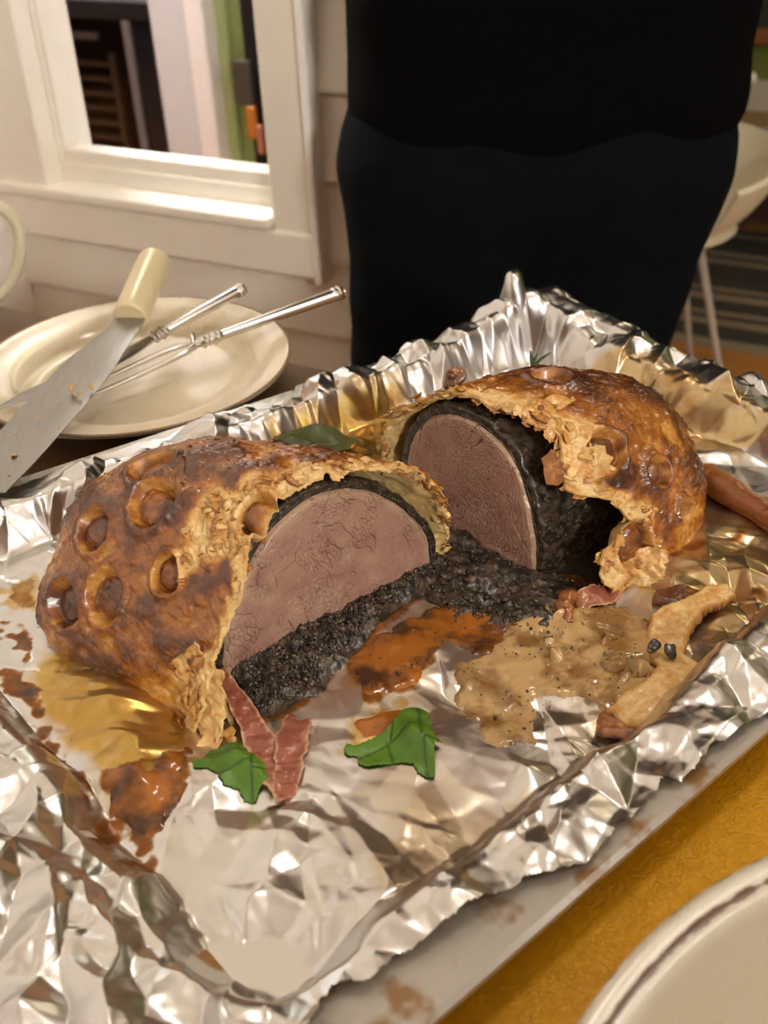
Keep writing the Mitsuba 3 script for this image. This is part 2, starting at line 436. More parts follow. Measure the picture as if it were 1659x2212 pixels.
# seat dish rising to arms and back, opening towards -x
ca = math.radians(20)
sx = (.06 + .17 * rr ** .8) * np.cos(ang * 1.25); sy = (.06 + .19 * rr ** .8) * np.sin(ang * 1.25)
sz = .40 + .155 * rr ** 2.2 * (0.75 + .25 * np.cos(ang))
q = np.stack([sx * math.cos(ca) - sy * math.sin(ca), sx * math.sin(ca) + sy * math.cos(ca), sz], -1).reshape(-1, 3) + [cb[0], cb[1], 0]
qi = q + np.stack([-np.cos(ang * 1.25).ravel() * .010, -np.sin(ang * 1.25).ravel() * .010, np.full(q.shape[0], .006)], -1)
f = grid_faces(40, 24); n = len(q)
edge = np.r_[np.arange(24), np.arange(1, 40) * 24 + 23, 39 * 24 + np.arange(22, -1, -1), np.arange(38, 0, -1) * 24]
en = np.roll(edge, -1)
ff = np.vstack([f, f[:, ::-1] + n, np.stack([edge, en, en + n], 1), np.stack([edge, en + n, edge + n], 1)])
part(k, 'shell', trimesh.Trimesh(np.vstack([q, qi]), ff, process=False), 'chair_cream', 50)
part(k, 'seat', move(lathe([(0, .008), (.15, .006), (.165, -.004), (.15, -.012), (0, -.014)], 48), cb[0] - .0, cb[1], .412), 'chair_cream', 30)
for dx, dy in ((.17, .15), (.17, -.15), (-.15, .15), (-.15, -.15)):
    part(k, 'leg', sweep([cb + [dx * .45, dy * .45, .41], cb + [dx, dy, .008]], [.008, .006], 10), 'chair_leg', 30)

# lamps, outside the picture


def globe(name, label, x, y, z, r, e, c):
    k = thing(name, label, 'lamp')
    part(k, 'cap', move(trimesh.creation.cylinder(r * .35, .03, sections=32), x, y, z + r + .012), 'lamp_shade', 30)
    part(k, 'cord', sweep([(x, y, z + r + .02), (x, y, 2.5)], [.004, .004], 8, up=(1, 0, 0)), 'lamp_shade', 30)
    part(k, 'globe', move(trimesh.creation.icosphere(3, r), x, y, z), 'lamp_shade', True, emitter={'type': 'area', 'radiance': {'type': 'rgb', 'value': [e * q_ for q_ in c]}})


for lb_, (x, y, zz), r, e, c in LAMPS: globe('pendant_lamp', lb_, x, y, zz, r, e, c)
globe('pendant_lamp', 'round opal pendant lamp in the kitchen behind the window', *WP(-.75, .33, 2.1), .11, KITCHEN, (1, .90, .84))
globe('pendant_lamp', 'round opal pendant lamp in the far room over the rug', *WP(.9, 1.9, 2.15), .12, FAR, (1, .80, .55))

# ------------------------------------------------------------------ dining table
tb = thing('dining_table', 'dark brown wooden dining table under the tray and plate', 'table')
# far edge runs along the window wall
def tbox(a0, a1, b0, b1, z0, z1, r): return wbox(a0, a1, b0, b1, z0, z1, r)
part(tb, 'top', wbox(-.36, 1.30, -1.02, -.39, TZ - .032, TZ, .004), 'table_wood', 40)
for a, b in ((-.30, -.96), (1.22, -.96), (-.30, -.46), (1.22, -.46)): part(tb, 'leg', wbox(a - .03, a + .03, b - .03, b + .03, 0, TZ - .032, .004), 'table_wood', 40)
part(tb, 'apron', wbox(-.27, 1.19, -.47, -.45, TZ - .12, TZ - .032), 'table_wood')
part(tb, 'apron', wbox(-.27, 1.19, -.97, -.95, TZ - .12, TZ - .032), 'table_wood')

# yellow vinyl cover on the near part of the table (lies in the tray's frame)
k = thing('table_cover', 'yellow leather grained vinyl table cover under the tray and bowl', 'table cover')
vc = rbox(.44, .40, .003, .0014, 3)
v = np.array(vc.vertices) + [.200, -.115, .0022]
uvv = v[:, :2]
put(k, trimesh.Trimesh(TP(v[:, 0], v[:, 1], v[:, 2]), vc.faces, process=False), 'vinyl_yellow', True, uv=uvv)

# ------------------------------------------------------------------ baking tray
FS0, FS1, FT0, FT1 = -.015, .445, -.013, .312     # floor rectangle of the tray


def skew(s, t):
    return np.where(t > 0, t * (.330 - .115 * np.clip(s, -.05, .5)) / .312, t)



def rect_ring(off, z, rad, n=14):
    s0, s1, t0, t1 = FS0 - off, FS1 + off, FT0 - off, FT1 + off
    out = []
    for cs, ct, a0 in ((s1 - rad, t1 - rad, 0), (s0 + rad, t1 - rad, 90), (s0 + rad, t0 + rad, 180), (s1 - rad, t0 + rad, 270)):
        for a in np.radians(a0 + np.linspace(0, 90, n)): out.append((cs + rad * math.cos(a), ct + rad * math.sin(a), z))
    return np.array(out)


prof = [(-.14, .0045, .012), (-.02, .0045, .010), (0.0, .0045, .014), (.006, .008, .018), (.016, .0215, .022), (.020, .0245, .024), (.026, .0255, .028), (.046, .0262, .034), (.051, .0268, .037), (.0535, .0252, .038),
        (.0535, .0225, .038), (.051, .0228, .037), (.046, .0240, .034), (.026, .0232, .028), (.021, .0195, .025), (.010, .004, .020), (.002, .0026, .014), (-.02, .0026, .010), (-.14, .0026, .012)]
rings = [rect_ring(*q) for q in prof]
v = np.vstack(rings); nr = len(rings[0])
f = grid_faces(len(rings), nr, True)
k0 = len(v); v = np.vstack([v, rings[0].mean(0), rings[-1].mean(0)])
i = np.arange(nr); j = (i + 1) % nr
f = np.vstack([f, np.stack([np.full(nr, k0), j, i], 1), np.stack([np.full(nr, k0 + 1), (len(rings) - 1) * nr + i, (len(rings) - 1) * nr + j], 1)])
tm = trimesh.Trimesh(TP(v[:, 0], skew(v[:, 0], v[:, 1]), v[:, 2] + .0012), f, process=False)
if tm.volume < 0: tm.invert()
tr = thing('baking_tray', 'pale enamel baking tray with brown baked-on stains under the foil', 'baking tray')
put(tr, tm, 'enamel', 30)

# ------------------------------------------------------------------ foil
ds = .0008
sg = np.arange(-.170, .512, ds); tg = np.arange(-.072, .402, ds)
S, Tt = np.meshgrid(sg, tg, indexing='ij')
PS = np.stack([S, Tt, np.zeros_like(S)], -1)


def facets(cell, seed, ax=(1.0, 1.0), rot=0.0):
    r = RNG(seed); c, s_ = math.cos(rot), math.sin(rot)
    X = (S * c + Tt * s_) / ax[0]; Y = (-S * s_ + Tt * c) / ax[1]
    x0, x1, y0, y1 = X.min() - cell * 2, X.max() + cell * 2, Y.min() - cell * 2, Y.max() + cell * 2
    gx, gy = np.meshgrid(np.arange(x0, x1, cell), np.arange(y0, y1, cell), indexing='ij')
    pts = np.stack([gx.ravel(), gy.ravel()], 1) + r.uniform(-.48, .48, (gx.size, 2)) * cell
    return LinearNDInterpolator(Delaunay(pts), r.uniform(-1, 1, len(pts)))(X, Y)


def ss(a, b, x):
    q = np.clip((np.asarray(x) - a) / (b - a), 0, 1); return q * q * (3 - 2 * q)


def gauss(s0, t0, r, r2=None, rot=0):
    c, s_ = math.cos(rot), math.sin(rot)
    x = (S - s0) * c + (Tt - t0) * s_; y = -(S - s0) * s_ + (Tt - t0) * c
    return np.exp(-(x / r) ** 2 - (y / (r2 or r)) ** 2)


wn1 = meshkit.fbm(PS / .045, 3, 5) - .5; wn2 = meshkit.fbm(PS / .012, 3, 9) - .5
Sw, Tw = S + .018 * wn1, Tt + .018 * (meshkit.fbm(PS / .045, 3, 6) - .5)
d1, d2, d3, d4 = FS0 - Sw * .35 - S * .65, FT0 - Tw * .15 - Tt * .85, S - FS1, Tt - (.330 - .115 * np.clip(S, -.05, .5))
q = np.stack([d1, d2, d3, d4], -1)
pos = np.maximum(q, 0)
D = np.where(q.max(-1) > 0, np.sqrt((pos ** 2).sum(-1)), q.max(-1))
left = ss(-.01, .02, d1) * (d1 > d2 - .01)          # the loose foil at the near left end
FL = .0095
rise = ss(-.0025, .018, D)
zf = FL + .0235 * rise
out = np.where(d4 > np.maximum(d3, .0), np.clip(D - .034, 0, None), np.clip(D - .050, 0, None))
zf = zf - np.minimum(out * 1.1, .018) * (d1 < .03)
# loose left end sags gently, far corner and far rim are pulled up
zf += left * (.012 * ss(.02, .06, d1) - .018 * ss(.07, .16, d1))
zf += .020 * gauss(.462, .282, .060, .030, -.2) * ss(.0, .02, D) + .006 * ss(.10, .40, S) * ss(-.002, .02, d4) * (1 - ss(.035, .06, d4))
zf += .004 * ss(0, .02, d3) * (1 - ss(.04, .06, d3))
zf += .030 * np.exp(-np.sqrt(((S - .448) / .0011) ** 2 + ((Tt - .300) / .0022) ** 2))
flo = 1 - rise
wall = ss(-.004, .006, D) * (1 - ss(.010, .024, D))
patch = ss(.42, .66, meshkit.fbm(PS / .055, 2, 31))           # busy zones of the floor among smooth ones
near = ss(.11, .03, Tt) * flo                                  # the bare stretch in front: wide smooth facets
fl_ = flo * (1 - .4 * near)
busy = flo * patch
cr = (.0044 * flo + .0030 * (1 - flo) + .0040 * left) * facets(.072, 1, (1, 1.4), .5)
cr += (.0026 * flo + .0046 * (1 - flo) + .0030 * left + .0010 * busy) * facets(.034, 7, (1.6, .8), -.7)
farw = (1 - flo) * (np.maximum(d3, d4) > np.maximum(d1, d2))
cr += (.0011 * flo + .0034 * (1 - flo) + .0024 * left + .0016 * busy + .0030 * farw) * facets(.0165, 2, (1.5, .8), 1.0)
cr += (.00022 * flo + .0010 * (1 - flo) + .0008 * left + .0009 * busy + .0020 * farw) * facets(.0085, 3, (1.0, 1.6), .3)
cr += (.00003 * flo + .00022 * (1 - flo) + .00012 * busy) * facets(.0040, 4)
rg = 1 - np.abs(meshkit.fbm(PS / .060, 2, 44) * 2 - 1) * 2      # a few long sharp creases
cr += .0022 * np.clip(rg, .3, 1) * (.6 + .4 * (1 - flo))
# long folds across the near right rim, lying along it
rim = ss(.0, .015, d2) * (1 - left)
cr = cr * (1 - .15 * rim) + rim * .0016 * facets(.012, 12, (3.5, .8), .12)
cr = gaussian_filter(cr, .5)


def poly(pts, soft=.004, warp=.010, wl=.012, seed=0):
    """soft-edged mask of a polygon in the tray frame with a ragged border"""
    pg = shapely.Polygon(pts).buffer(0)
    x0, y0, x1, y1 = pg.bounds; m = soft + warp + .004
    i0, i1 = np.searchsorted(sg, [x0 - m, x1 + m]); j0, j1 = np.searchsorted(tg, [y0 - m, y1 + m])
    X, Y = S[i0:i1, j0:j1], Tt[i0:i1, j0:j1]
    w = meshkit.fbm(PS[i0:i1, j0:j1] / wl, 4, 100 + seed) - .5
    pt = shapely.points(X, Y)
    sd = shapely.distance(pt, pg.exterior) * np.where(shapely.contains_xy(pg, X, Y), 1, -1) + w * warp * 2
    out = np.zeros_like(S); out[i0:i1, j0:j1] = ss(-soft, soft, sd); return out


# keep the sheet low where the meat lies on it
rest = np.maximum(poly([(.03, .13), (.23, .13), (.20, .29), (.02, .29)], .012, .002), poly([(.255, .06), (.40, .06), (.40, .215), (.255, .215)], .012, .002))
gs, gt = np.gradient(gaussian_filter(zf, 2), ds); gl = np.sqrt(gs ** 2 + gt ** 2 + 1); nbs, nbt = -gs / gl, -gt / gl
crw = cr * (1 - .72 * rest)
zf = zf + crw / gl - .0022 * rest
# the raised golden flap beside the left half
zf += gauss(.020, .165, .030, .065, -.12) * flo * (.0034 * facets(.024, 61, (2.4, .8), -.9) + .0016 * facets(.011, 62, (2.0, .7), -.6))
zf += .012 * gauss(.020, .150, .020, .045, -.12) * flo

gold = np.zeros_like(S); brown = np.zeros_like(S)
def addg(m, k): np.maximum(gold, m * k, out=gold)
def addb(m, k): np.maximum(brown, m * k, out=brown)
GL = [(.014, .231), (-.004, .21), (-.005, .162), (-.008, .108), (.008, .107), (.036, .112), (.045, .13), (.05, .178), (.04, .224)]
addg(poly(GL, .006, .006, seed=1), 1.0); addb(poly(GL, .010, .020, .030, seed=2), .20)
addb(poly([(-.002, .127), (.011, .112), (.03, .114), (.019, .097), (-.001, .087), (-.013, .082), (-.012, .101)], .003, .008, .008, seed=3), .62)
addb(ss(.36, .56, meshkit.fbm(PS / .014, 3, 72)) * poly([(.01, .272), (.018, .259), (-.003, .202), (-.010, .14), (-.014, .078), (-.018, .070), (-.019, .105), (-.017, .159), (-.014, .198), (-.003, .25)], .003, .012, .012, seed=4), .72)
AM = [(.131, .11), (.171, .112), (.208, .113), (.222, .103), (.209, .067), (.187, .062), (.174, .090), (.14, .074), (.113, .078), (.116, .096)]
addb(poly(AM, .003, .008, .009, seed=5), .52); addg(poly(AM, .01, .012, seed=6), .8)
addb(poly([(.1, .073), (.121, .066), (.123, .059), (.114, .055), (.096, .064)], .002, .004, .006, seed=7), .30)
addg(poly([(.1, .078), (.130, .070), (.123, .052), (.1, .05), (.086, .064)], .004, .008, .008, seed=8), .9)
DM = [(.226, .150), (.225, .113), (.235, .091), (.267, .084), (.27, .057), (.221, .061), (.205, .077), (.195, .108), (.203, .140)]
addb(poly(DM, .004, .010, .010, seed=9), .8)
addb(poly([(.060, .14), (.065, .105), (.10, .10), (.16, .12), (.235, .14), (.235, .17), (.06, .17)], .004, .006, seed=10), .85)
addg(poly([(.094, .039), (.105, .017), (.11, -.001), (.127, -.012), (.099, -.015), (.065, -.016), (.053, -.007), (.055, .009), (.079, .016)], .006, .012, seed=11), .50)
GR = [(.331, .085), (.400, .070), (.43, .02), (.30, -.015), (.268, -.009), (.29, .024), (.285, .05)]
addg(poly(GR, .008, .016, seed=12), .75); addb(poly(GR, .004, .030, .018, seed=13) * ss(.5, .72, meshkit.fbm(PS / .02, 3, 71)), .55)
GB = [(.222, .312), (.275, .312), (.336, .305), (.300, .250), (.26, .22), (.22, .25)]
addg(poly(GB, .008, .010, seed=14), .95); addb(poly(GB, .006, .02, seed=15), .22)
addb(poly([(.470, .176), (.466, .15), (.456, .117), (.449, .112), (.444, .147), (.450, .18)], .006, .016, .014, seed=16), .30)
addg(poly([(.44, .24), (.476, .19), (.465, .08), (.43, .09), (.42, .2)], .005, .012, seed=17), .75)
addb(poly([(.455, .26), (.472, .22), (.474, .14), (.465, .12), (.456, .2)], .010, .03, seed=18), .16)
addb(poly([(.03, .299), (.042, .294), (.032, .273), (.025, .281)], .002, .008, .005, seed=19), .36)
addg(poly([(.02, .300), (.045, .30), (.035, .268), (.02, .28)], .003, .008, .006, seed=20), .8)
addb(poly([(.235, .332), (.285, .326), (.29, .319), (.24, .323)], .004, .012, .008, seed=21), .34)
addg(poly([(.245, -.008), (.31, -.016), (.40, -.012), (.40, .02), (.30, .03), (.26, .012)], .006, .014, seed=22), .55)
zf += .0010 * brown * (meshkit.fbm(PS / .006, 2, 91))
film = ss(.50, .66, meshkit.fbm(PS / .07, 4, 81)) * flo * ss(.02, .08, S)
gold = np.maximum(gold, film * .32)

foilz = zf
# outline of the sheet
edge_r = -.040 - .018 * ss(.02, .12, sg) - .004 * ss(.14, .24, sg) + .012 * (meshkit.fbm(np.stack([sg / .012, sg * 0, sg * 0], -1), 3, 51) - .5)
edge_r = np.where(sg < -.005, -.040 - .02 * ss(-.005, -.06, sg) + .014 * (meshkit.fbm(np.stack([sg / .012, sg * 0, sg * 0], -1), 3, 51) - .5), edge_r)
edge_f = (.330 - .115 * np.clip(sg, -.05, .5)) + .047 + .010 * (meshkit.fbm(np.stack([sg / .02, sg * 0, sg * 0], -1), 3, 52) - .5)
edge_e = .492 + .010 * (meshkit.fbm(np.stack([tg / .02, tg * 0, tg * 0], -1), 3, 53) - .5)
edge_l = -.150 + .02 * (meshkit.fbm(np.stack([tg / .03, tg * 0, tg * 0], -1), 3, 54) - .5)
ok = (Tt > edge_r[:, None]) & (Tt < edge_f[:, None]) & (S < edge_e[None]) & (S > edge_l[None])
f = grid_faces(*S.shape)
f = f[ok.ravel()[f].all(1)]
Zs = np.maximum(zf, np.where(D < .0, .0066, np.where(D < .056, .0066 + .0225 * ss(.004, .017, D), .0045)))
FV = TP(S.ravel(), Tt.ravel(), Zs.ravel())
# on the walls and rims the crumples push out sideways, along the normal of the uncrumpled sheet
FV[:, :2] += (nbs * crw).ravel()[:, None] * U + (nbt * crw).ravel()[:, None] * V
used_v = np.unique(f); remap = -np.ones(len(FV), int); remap[used_v] = np.arange(len(used_v))
fm = trimesh.Trimesh(FV[used_v], remap[f], process=False)
fk = thing('foil_sheet', 'crumpled aluminium foil lining the baking tray, stained by roasting juices', 'foil')
put(fk, fm, 'foil', True, uv=np.stack([brown.ravel()[used_v], gold.ravel()[used_v]], 1))


def fz(s, t):
    """height of the foil at (s, t)"""
    i = np.clip(((np.asarray(s) - sg[0]) / ds), 0, len(sg) - 1).astype(int); j = np.clip(((np.asarray(t) - tg[0]) / ds), 0, len(tg) - 1).astype(int)
    return Zs[i, j]

# ------------------------------------------------------------------ beef wellington halves


def resample(pts, n):
    p = np.asarray(pts, float); d = np.r_[0, np.cumsum(np.linalg.norm(np.diff(p, axis=0), axis=1))]
    c = CubicSpline(d, p, bc_type='natural'); return c(np.linspace(0, d[-1], n))


def relin(pts, n):
    p = np.asarray(pts, float); d = np.r_[0, np.cumsum(np.linalg.norm(np.diff(p, axis=0), axis=1))]
    return PchipInterpolator(d, p)(np.linspace(0, d[-1], n))


class Half:
    """one half of the roast: O on the tray floor below the cut face, A into the meat, X to the right as seen from the cut"""

    def __init__(self, o, A, X, outer, beef, L, shape):
        self.o, self.A, self.X, self.L, self.shape = np.array(o), np.array(A), np.array(X), L, shape
        self.outer, self.beef = outer, beef

    def to_world(self, x, d, z):
        st = self.o + np.asarray(d)[..., None] * self.A + np.asarray(x)[..., None] * self.X
        return TP(st[..., 0], st[..., 1], z)

    def place(self, prof, d):
        """prof (m,2) section, d (n,m) or (n,) depth -> local arrays x, d, z"""
        m = len(prof); d = np.asarray(d, float)
        if d.ndim == 1: d = np.repeat(d[:, None], m, 1)
        x, z = prof[None, :, 0], prof[None, :, 1]
        u = np.clip(d / self.L, -1, 1)
        c0, p = self.shape['cap'], self.shape.get('capp', 2.0)
        cap = np.clip((u - c0) / (1 - c0), 0, .99999); k = (1 - cap ** p) ** (1 / p)
        ul = np.clip(u, 0, 1)
        wide = np.where(x < 0, 1 + self.shape['wl'] * ss(0, .8, ul), 1 + self.shape['wr'] * ss(0, .8, ul))
        sh = self.shape['shift'] * ul
        xx = x * wide * k + sh
        zz = z * (1 + self.shape['rise'] * ss(0, .75, ul)) * k ** .85
        return xx, d, zz


A3 = lambda w2: np.array([w2[0] * U[0] + w2[1] * V[0], w2[0] * U[1] + w2[1] * V[1], 0])


def vnormals(v, f):
    n = np.zeros_like(v); fn = np.cross(v[f[:, 1]] - v[f[:, 0]], v[f[:, 2]] - v[f[:, 0]])
    for k in range(3): np.add.at(n, f[:, k], fn)
    return n / (np.linalg.norm(n, axis=1, keepdims=True) + 1e-12)


def crust(H, root, edge, holes, pale, nd, nphi, thick, seed):
    """the pastry: an outer and an inner skin joined along the torn front edge.
    edge(phi) = depth at which the crust starts; pale(u, phi) = torn, unglazed zone"""
    prof = resample(H.outer, nphi); phi = np.linspace(0, 1, nphi)
    e = edge(phi) + .011 * (meshkit.fbm(np.stack([phi * 11, phi * 0 + seed, phi * 0], -1), 4, seed) - .5) + .0045 * (meshkit.fbm(np.stack([phi * 60, phi * 0, phi * 0], -1), 3, seed + 1) - .5) * ss(.35, .65, meshkit.noise(np.stack([phi * 9, phi * 0 + 3, phi * 0], -1), seed))
    tt = np.linspace(0, 1, nd); tt = tt + .10 * np.sin(np.pi * tt) * 0
    dd = e[None] + (H.L - e[None]) * (1 - (1 - tt[:, None]) ** 1.25)
    x, d, z = H.place(prof, dd)
    P = H.to_world(x, d, z); f = grid_faces(nd, nphi)
    v = P.reshape(-1, 3); n = vnormals(v, f)
    ctr = H.to_world(np.array(H.shape['shift'] * .5), np.array(H.L * .5), np.array(.03))
    if ((v - ctr) * n).sum(1).mean() < 0: f = f[:, ::-1]; n = -n
    PH = np.broadcast_to(phi[None], x.shape).ravel(); DE = (dd - e[None]).ravel(); ZZ = z.ravel()
    pl = np.clip(pale(DE, PH, v), 0, 1)
    big = meshkit.fbm(v / .030, 3, seed) - .5; mid = meshkit.fbm(v / .011, 3, seed + 2) - .5; fine = meshkit.fbm(v / .0035, 3, seed + 3) - .5
    mic = meshkit.fbm(v / .0016, 2, seed + 5) - .5
    disp = .009 * big * (1 - .5 * pl) + .0032 * mid + .0014 * fine + .00050 * mic + .0016 * (meshkit.fbm((v - H.to_world(np.array(0.), np.array(0.), np.array(0.))) @ np.stack([A3(H.A) / .016, A3(H.X) / .0045, np.array([0, 0, 1 / .0045])], 1), 3, seed + 90) - .5) * (1 - pl)
    br = .63 + 1.10 * big + .42 * mid + .14 * fine
    # round holes cut in the upper sheet, a domed lower sheet showing in them
    ring_pale = np.zeros(len(v))
    for (hx, hy, hz, R, dome, ht) in holes:
        q = v - [hx, hy, hz]; wob = 1 + .16 * (meshkit.noise(v / .012, seed + 40) - .5) * 2
        rr = np.linalg.norm(q - n * (q * n).sum(1, keepdims=True) * .6, axis=1) / (R * 1.12 * wob)
        near = rr < 1.6
        inside = 1 - ss(.86, 1.0, rr)
        lip = np.exp(-((rr - 1.14) / .20) ** 2)
        disp = np.where(near, disp * (1 - .6 * inside) + .0024 * lip - .0050 * inside + dome * .0056 * np.clip(1 - (rr / .80) ** 2, 0, 1) ** .6, disp)
        pl = pl * (1 - inside * near)
        rim = np.exp(-((rr - .93) / .13) ** 2)
        br = np.where(near, br * (1 - inside) + inside * (ht + .06 + .25 * mid) + .10 * lip, br)
        up_ = ss(-.2, .6, (q / (R * 1.12))[:, 2] * .8 + (q / (R * 1.12))[:, 1] * .5)
        ring_pale = np.maximum(ring_pale, rim * near * np.maximum(.75 * up_, .15 + .5 * ss(.4, .6, meshkit.noise(v / .010, seed + 50))))
    br = br * (1 - .75 * ring_pale) + .06 * ring_pale
    # flaky terraces where the upper sheets tore off
    lam = meshkit.fbm(v / np.array([.010, .010, .016]), 3, seed + 7) + .25 * meshkit.noise(v / .004, seed + 8)
    ter = np.floor(lam * 9) / 9; st_ = (lam * 9) % 1
    disp += pl * ((ter - .5) * .009 + .0006 * ss(0, .15, st_)) - .0012 * pl
    br = br * (1 - pl) + pl * (.17 + .9 * np.clip(mid + .3 * big, -.1, 1) + .22 * (1 - ss(0, .18, st_)))
    # blisters and burnt bumps
    bl = ss(.66, .80, meshkit.noise(v / .006, seed + 60)); disp += .0010 * bl * (1 - pl)
    br += .22 * ss(.55, .75, meshkit.fbm(v / .018, 3, seed + 61)) * (1 - pl)
    edgek = np.exp(-DE / .0035)
    br = br * (1 - .75 * edgek) + .16 * edgek
    low = 1 - ss(.002, .020, ZZ)
    br = np.clip(br + .10 * low * (1 - pl), 0, 1)
    disp *= (1 - .6 * low)
    vo = v + n * disp[:, None]
    gloss = np.clip(.95 * (1 - pl) * (1 - .7 * ring_pale) * (1 - edgek) * (.55 + .9 * (meshkit.fbm(v / .008, 2, seed + 70))), 0, 1)
    # inner skin
    th = thick * (.75 + .5 * meshkit.noise(v / .012, seed + 9)) * (.35 + .65 * (1 - np.exp(-DE / .006)))
    vi = v + n * (np.minimum(disp, .003) - th)[:, None]
    vo[:, 2] = np.maximum(vo[:, 2], TZ + .0078); vi[:, 2] = np.maximum(vi[:, 2], TZ + .0080)
    k = len(v); fr = np.arange(nphi - 1)
    front = np.vstack([np.stack([fr, fr + k, fr + 1], 1), np.stack([fr + 1, fr + k, fr + 1 + k], 1)])
    a = np.arange(nd - 1) * nphi; b = a + nphi - 1
    sides = np.vstack([np.stack([a, a + nphi, a + k], 1), np.stack([a + nphi, a + nphi + k, a + k], 1), np.stack([b, b + k, b + nphi], 1), np.stack([b + nphi, b + k, b + nphi + k], 1)])
    F = np.vstack([f, f[:, ::-1] + k, front, sides])
    mesh = trimesh.Trimesh(np.vstack([vo, vi]), F, process=False)
    uv = np.vstack([np.stack([br, gloss], 1), np.stack([np.full(k, .12) + .12 * mid, np.full(k, .1)], 1)])
    part(root, 'crust', mesh, 'pastry', True, uv=uv)
    return dict(v=vo, n=n, pl=pl, DE=DE, PH=PH, nd=nd, nphi=nphi, ring=ring_pale)


def worley(p, seed, m=1):
    """first and second distances to jittered cell points, for 2-D points"""
    lo, hi = p.min(0) - 2, p.max(0) + 2
    g = np.stack(np.meshgrid(np.arange(lo[0], hi[0]), np.arange(lo[1], hi[1]), indexing='ij'), -1).reshape(-1, 2)
    pts = g + RNG(seed).uniform(-.5, .5, g.shape)
    d, _ = cKDTree(pts).query(p, 2); return d[:, 0], d[:, 1]


def beef(H, root, nr, nphi, seed, lean):
    """the fillet: a log with a cut face; fibre bundles and fissures on the face"""
    half = resample(H.beef, nphi)
    # closed outline of the face: arch + slightly sagging bottom
    nb = nphi // 2
    bot = np.stack([np.linspace(half[-1, 0], half[0, 0], nb + 2)[1:-1], np.full(nb, half[0, 1]) - .001], 1)
    out = np.vstack([half, bot]); m = len(out); c = np.array([half[:, 0].mean(), half[:, 1].max() * .45])
    wob = 1 + .030 * (meshkit.fbm(np.stack([out[:, 0] / .01, out[:, 1] / .01, out[:, 0] * 0], -1), 3, seed) - .5)
    out = c + (out - c) * wob[:, None]
    r = np.linspace(0, 1, nr) ** .75
    xz = c + (out[None] - c) * r[:, None, None]
    x, z = xz[..., 0].ravel(), xz[..., 1].ravel(); RR = np.repeat(r[:, None], m, 1).ravel()
    p2 = np.stack([x, z], 1)
    w = np.stack([meshkit.fbm(np.stack([x / .012, z / .012, x * 0], -1), 3, seed + 1), meshkit.fbm(np.stack([x / .012, z / .012, x * 0 + 7], -1), 3, seed + 2)], 1) - .5
    ca, sa = math.cos(lean), math.sin(lean)
    q = (p2 + .006 * w); q = np.stack([q[:, 0] * ca + q[:, 1] * sa, -q[:, 0] * sa + q[:, 1] * ca], 1)
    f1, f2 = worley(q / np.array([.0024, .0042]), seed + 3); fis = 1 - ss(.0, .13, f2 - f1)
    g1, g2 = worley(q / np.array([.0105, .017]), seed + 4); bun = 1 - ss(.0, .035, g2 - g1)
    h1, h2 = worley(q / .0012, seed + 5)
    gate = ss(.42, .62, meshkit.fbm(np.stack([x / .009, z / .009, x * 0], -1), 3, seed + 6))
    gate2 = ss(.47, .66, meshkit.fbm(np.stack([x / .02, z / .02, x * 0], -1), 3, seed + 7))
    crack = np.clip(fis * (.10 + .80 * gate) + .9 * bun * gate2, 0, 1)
    dep = -.0007 * fis * (.25 + .75 * gate) - .0016 * bun * gate2 + .0003 * (.5 - f1) + .00025 * (.5 - h1) + .0016 * (meshkit.fbm(np.stack([x / .02, z / .02, x * 0], -1), 2, seed + 8) - .5)
    dep -= .004 * ss(.93, 1.0, RR)
    d = -dep + .06 * 0 * z
    rim = ss(.83, .97, RR + .05 * (meshkit.fbm(np.stack([x / .006, z / .006, x * 0], -1), 2, seed + 9) - .5))
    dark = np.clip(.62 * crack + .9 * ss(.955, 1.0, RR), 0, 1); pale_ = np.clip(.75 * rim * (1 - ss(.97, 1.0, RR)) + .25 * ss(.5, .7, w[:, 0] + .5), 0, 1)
    V0 = H.to_world(x, d, z); fF = grid_faces(nr, m, True)
    # sides running back into the crust
    deep = np.linspace(.0, .62 * H.L, 60); sx, sd, sz = H.place(out, deep[1:]); lump = meshkit.fbm(H.to_world(sx, sd, sz) / .006, 3, seed + 12) - .5
    V1 = H.to_world(sx, sd, sz) ; cen = H.to_world(np.full_like(sx, c[0]), sd, np.full_like(sz, c[1]))
    V1 = V1 + (V1 - cen) / (np.linalg.norm(V1 - cen, axis=-1, keepdims=True) + 1e-9) * (lump * .003)[..., None]
    k = (nr - 1) * m
    V = np.vstack([V0, V1.reshape(-1, 3)])
    idx = np.vstack([np.arange(k, k + m)[None], len(V0) + np.arange(59 * m).reshape(59, m)])
    a, b = idx[:-1], idx[1:]; a2, b2 = np.roll(a, -1, 1), np.roll(b, -1, 1)
    fS = np.vstack([np.stack([a, a2, b2], -1).reshape(-1, 3), np.stack([a, b2, b], -1).reshape(-1, 3)])
    endc = len(V); V = np.vstack([V, H.to_world(np.array([sx[-1].mean()]), np.array([deep[-1]]), np.array([.03]))])
    last = idx[-1]; fE = np.stack([np.full(m, endc), last, np.roll(last, -1)], 1)
    F = np.vstack([fF, fS, fE]); M = trimesh.Trimesh(V, F, process=False)
    if M.volume < 0: F = F[:, ::-1]; M = trimesh.Trimesh(V, F, process=False)
    n1 = 59 * m
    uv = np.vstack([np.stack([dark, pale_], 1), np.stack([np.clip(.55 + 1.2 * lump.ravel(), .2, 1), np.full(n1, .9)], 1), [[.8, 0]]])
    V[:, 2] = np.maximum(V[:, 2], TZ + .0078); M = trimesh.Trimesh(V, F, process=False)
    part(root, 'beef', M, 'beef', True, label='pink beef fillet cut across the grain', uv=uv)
    return out, c


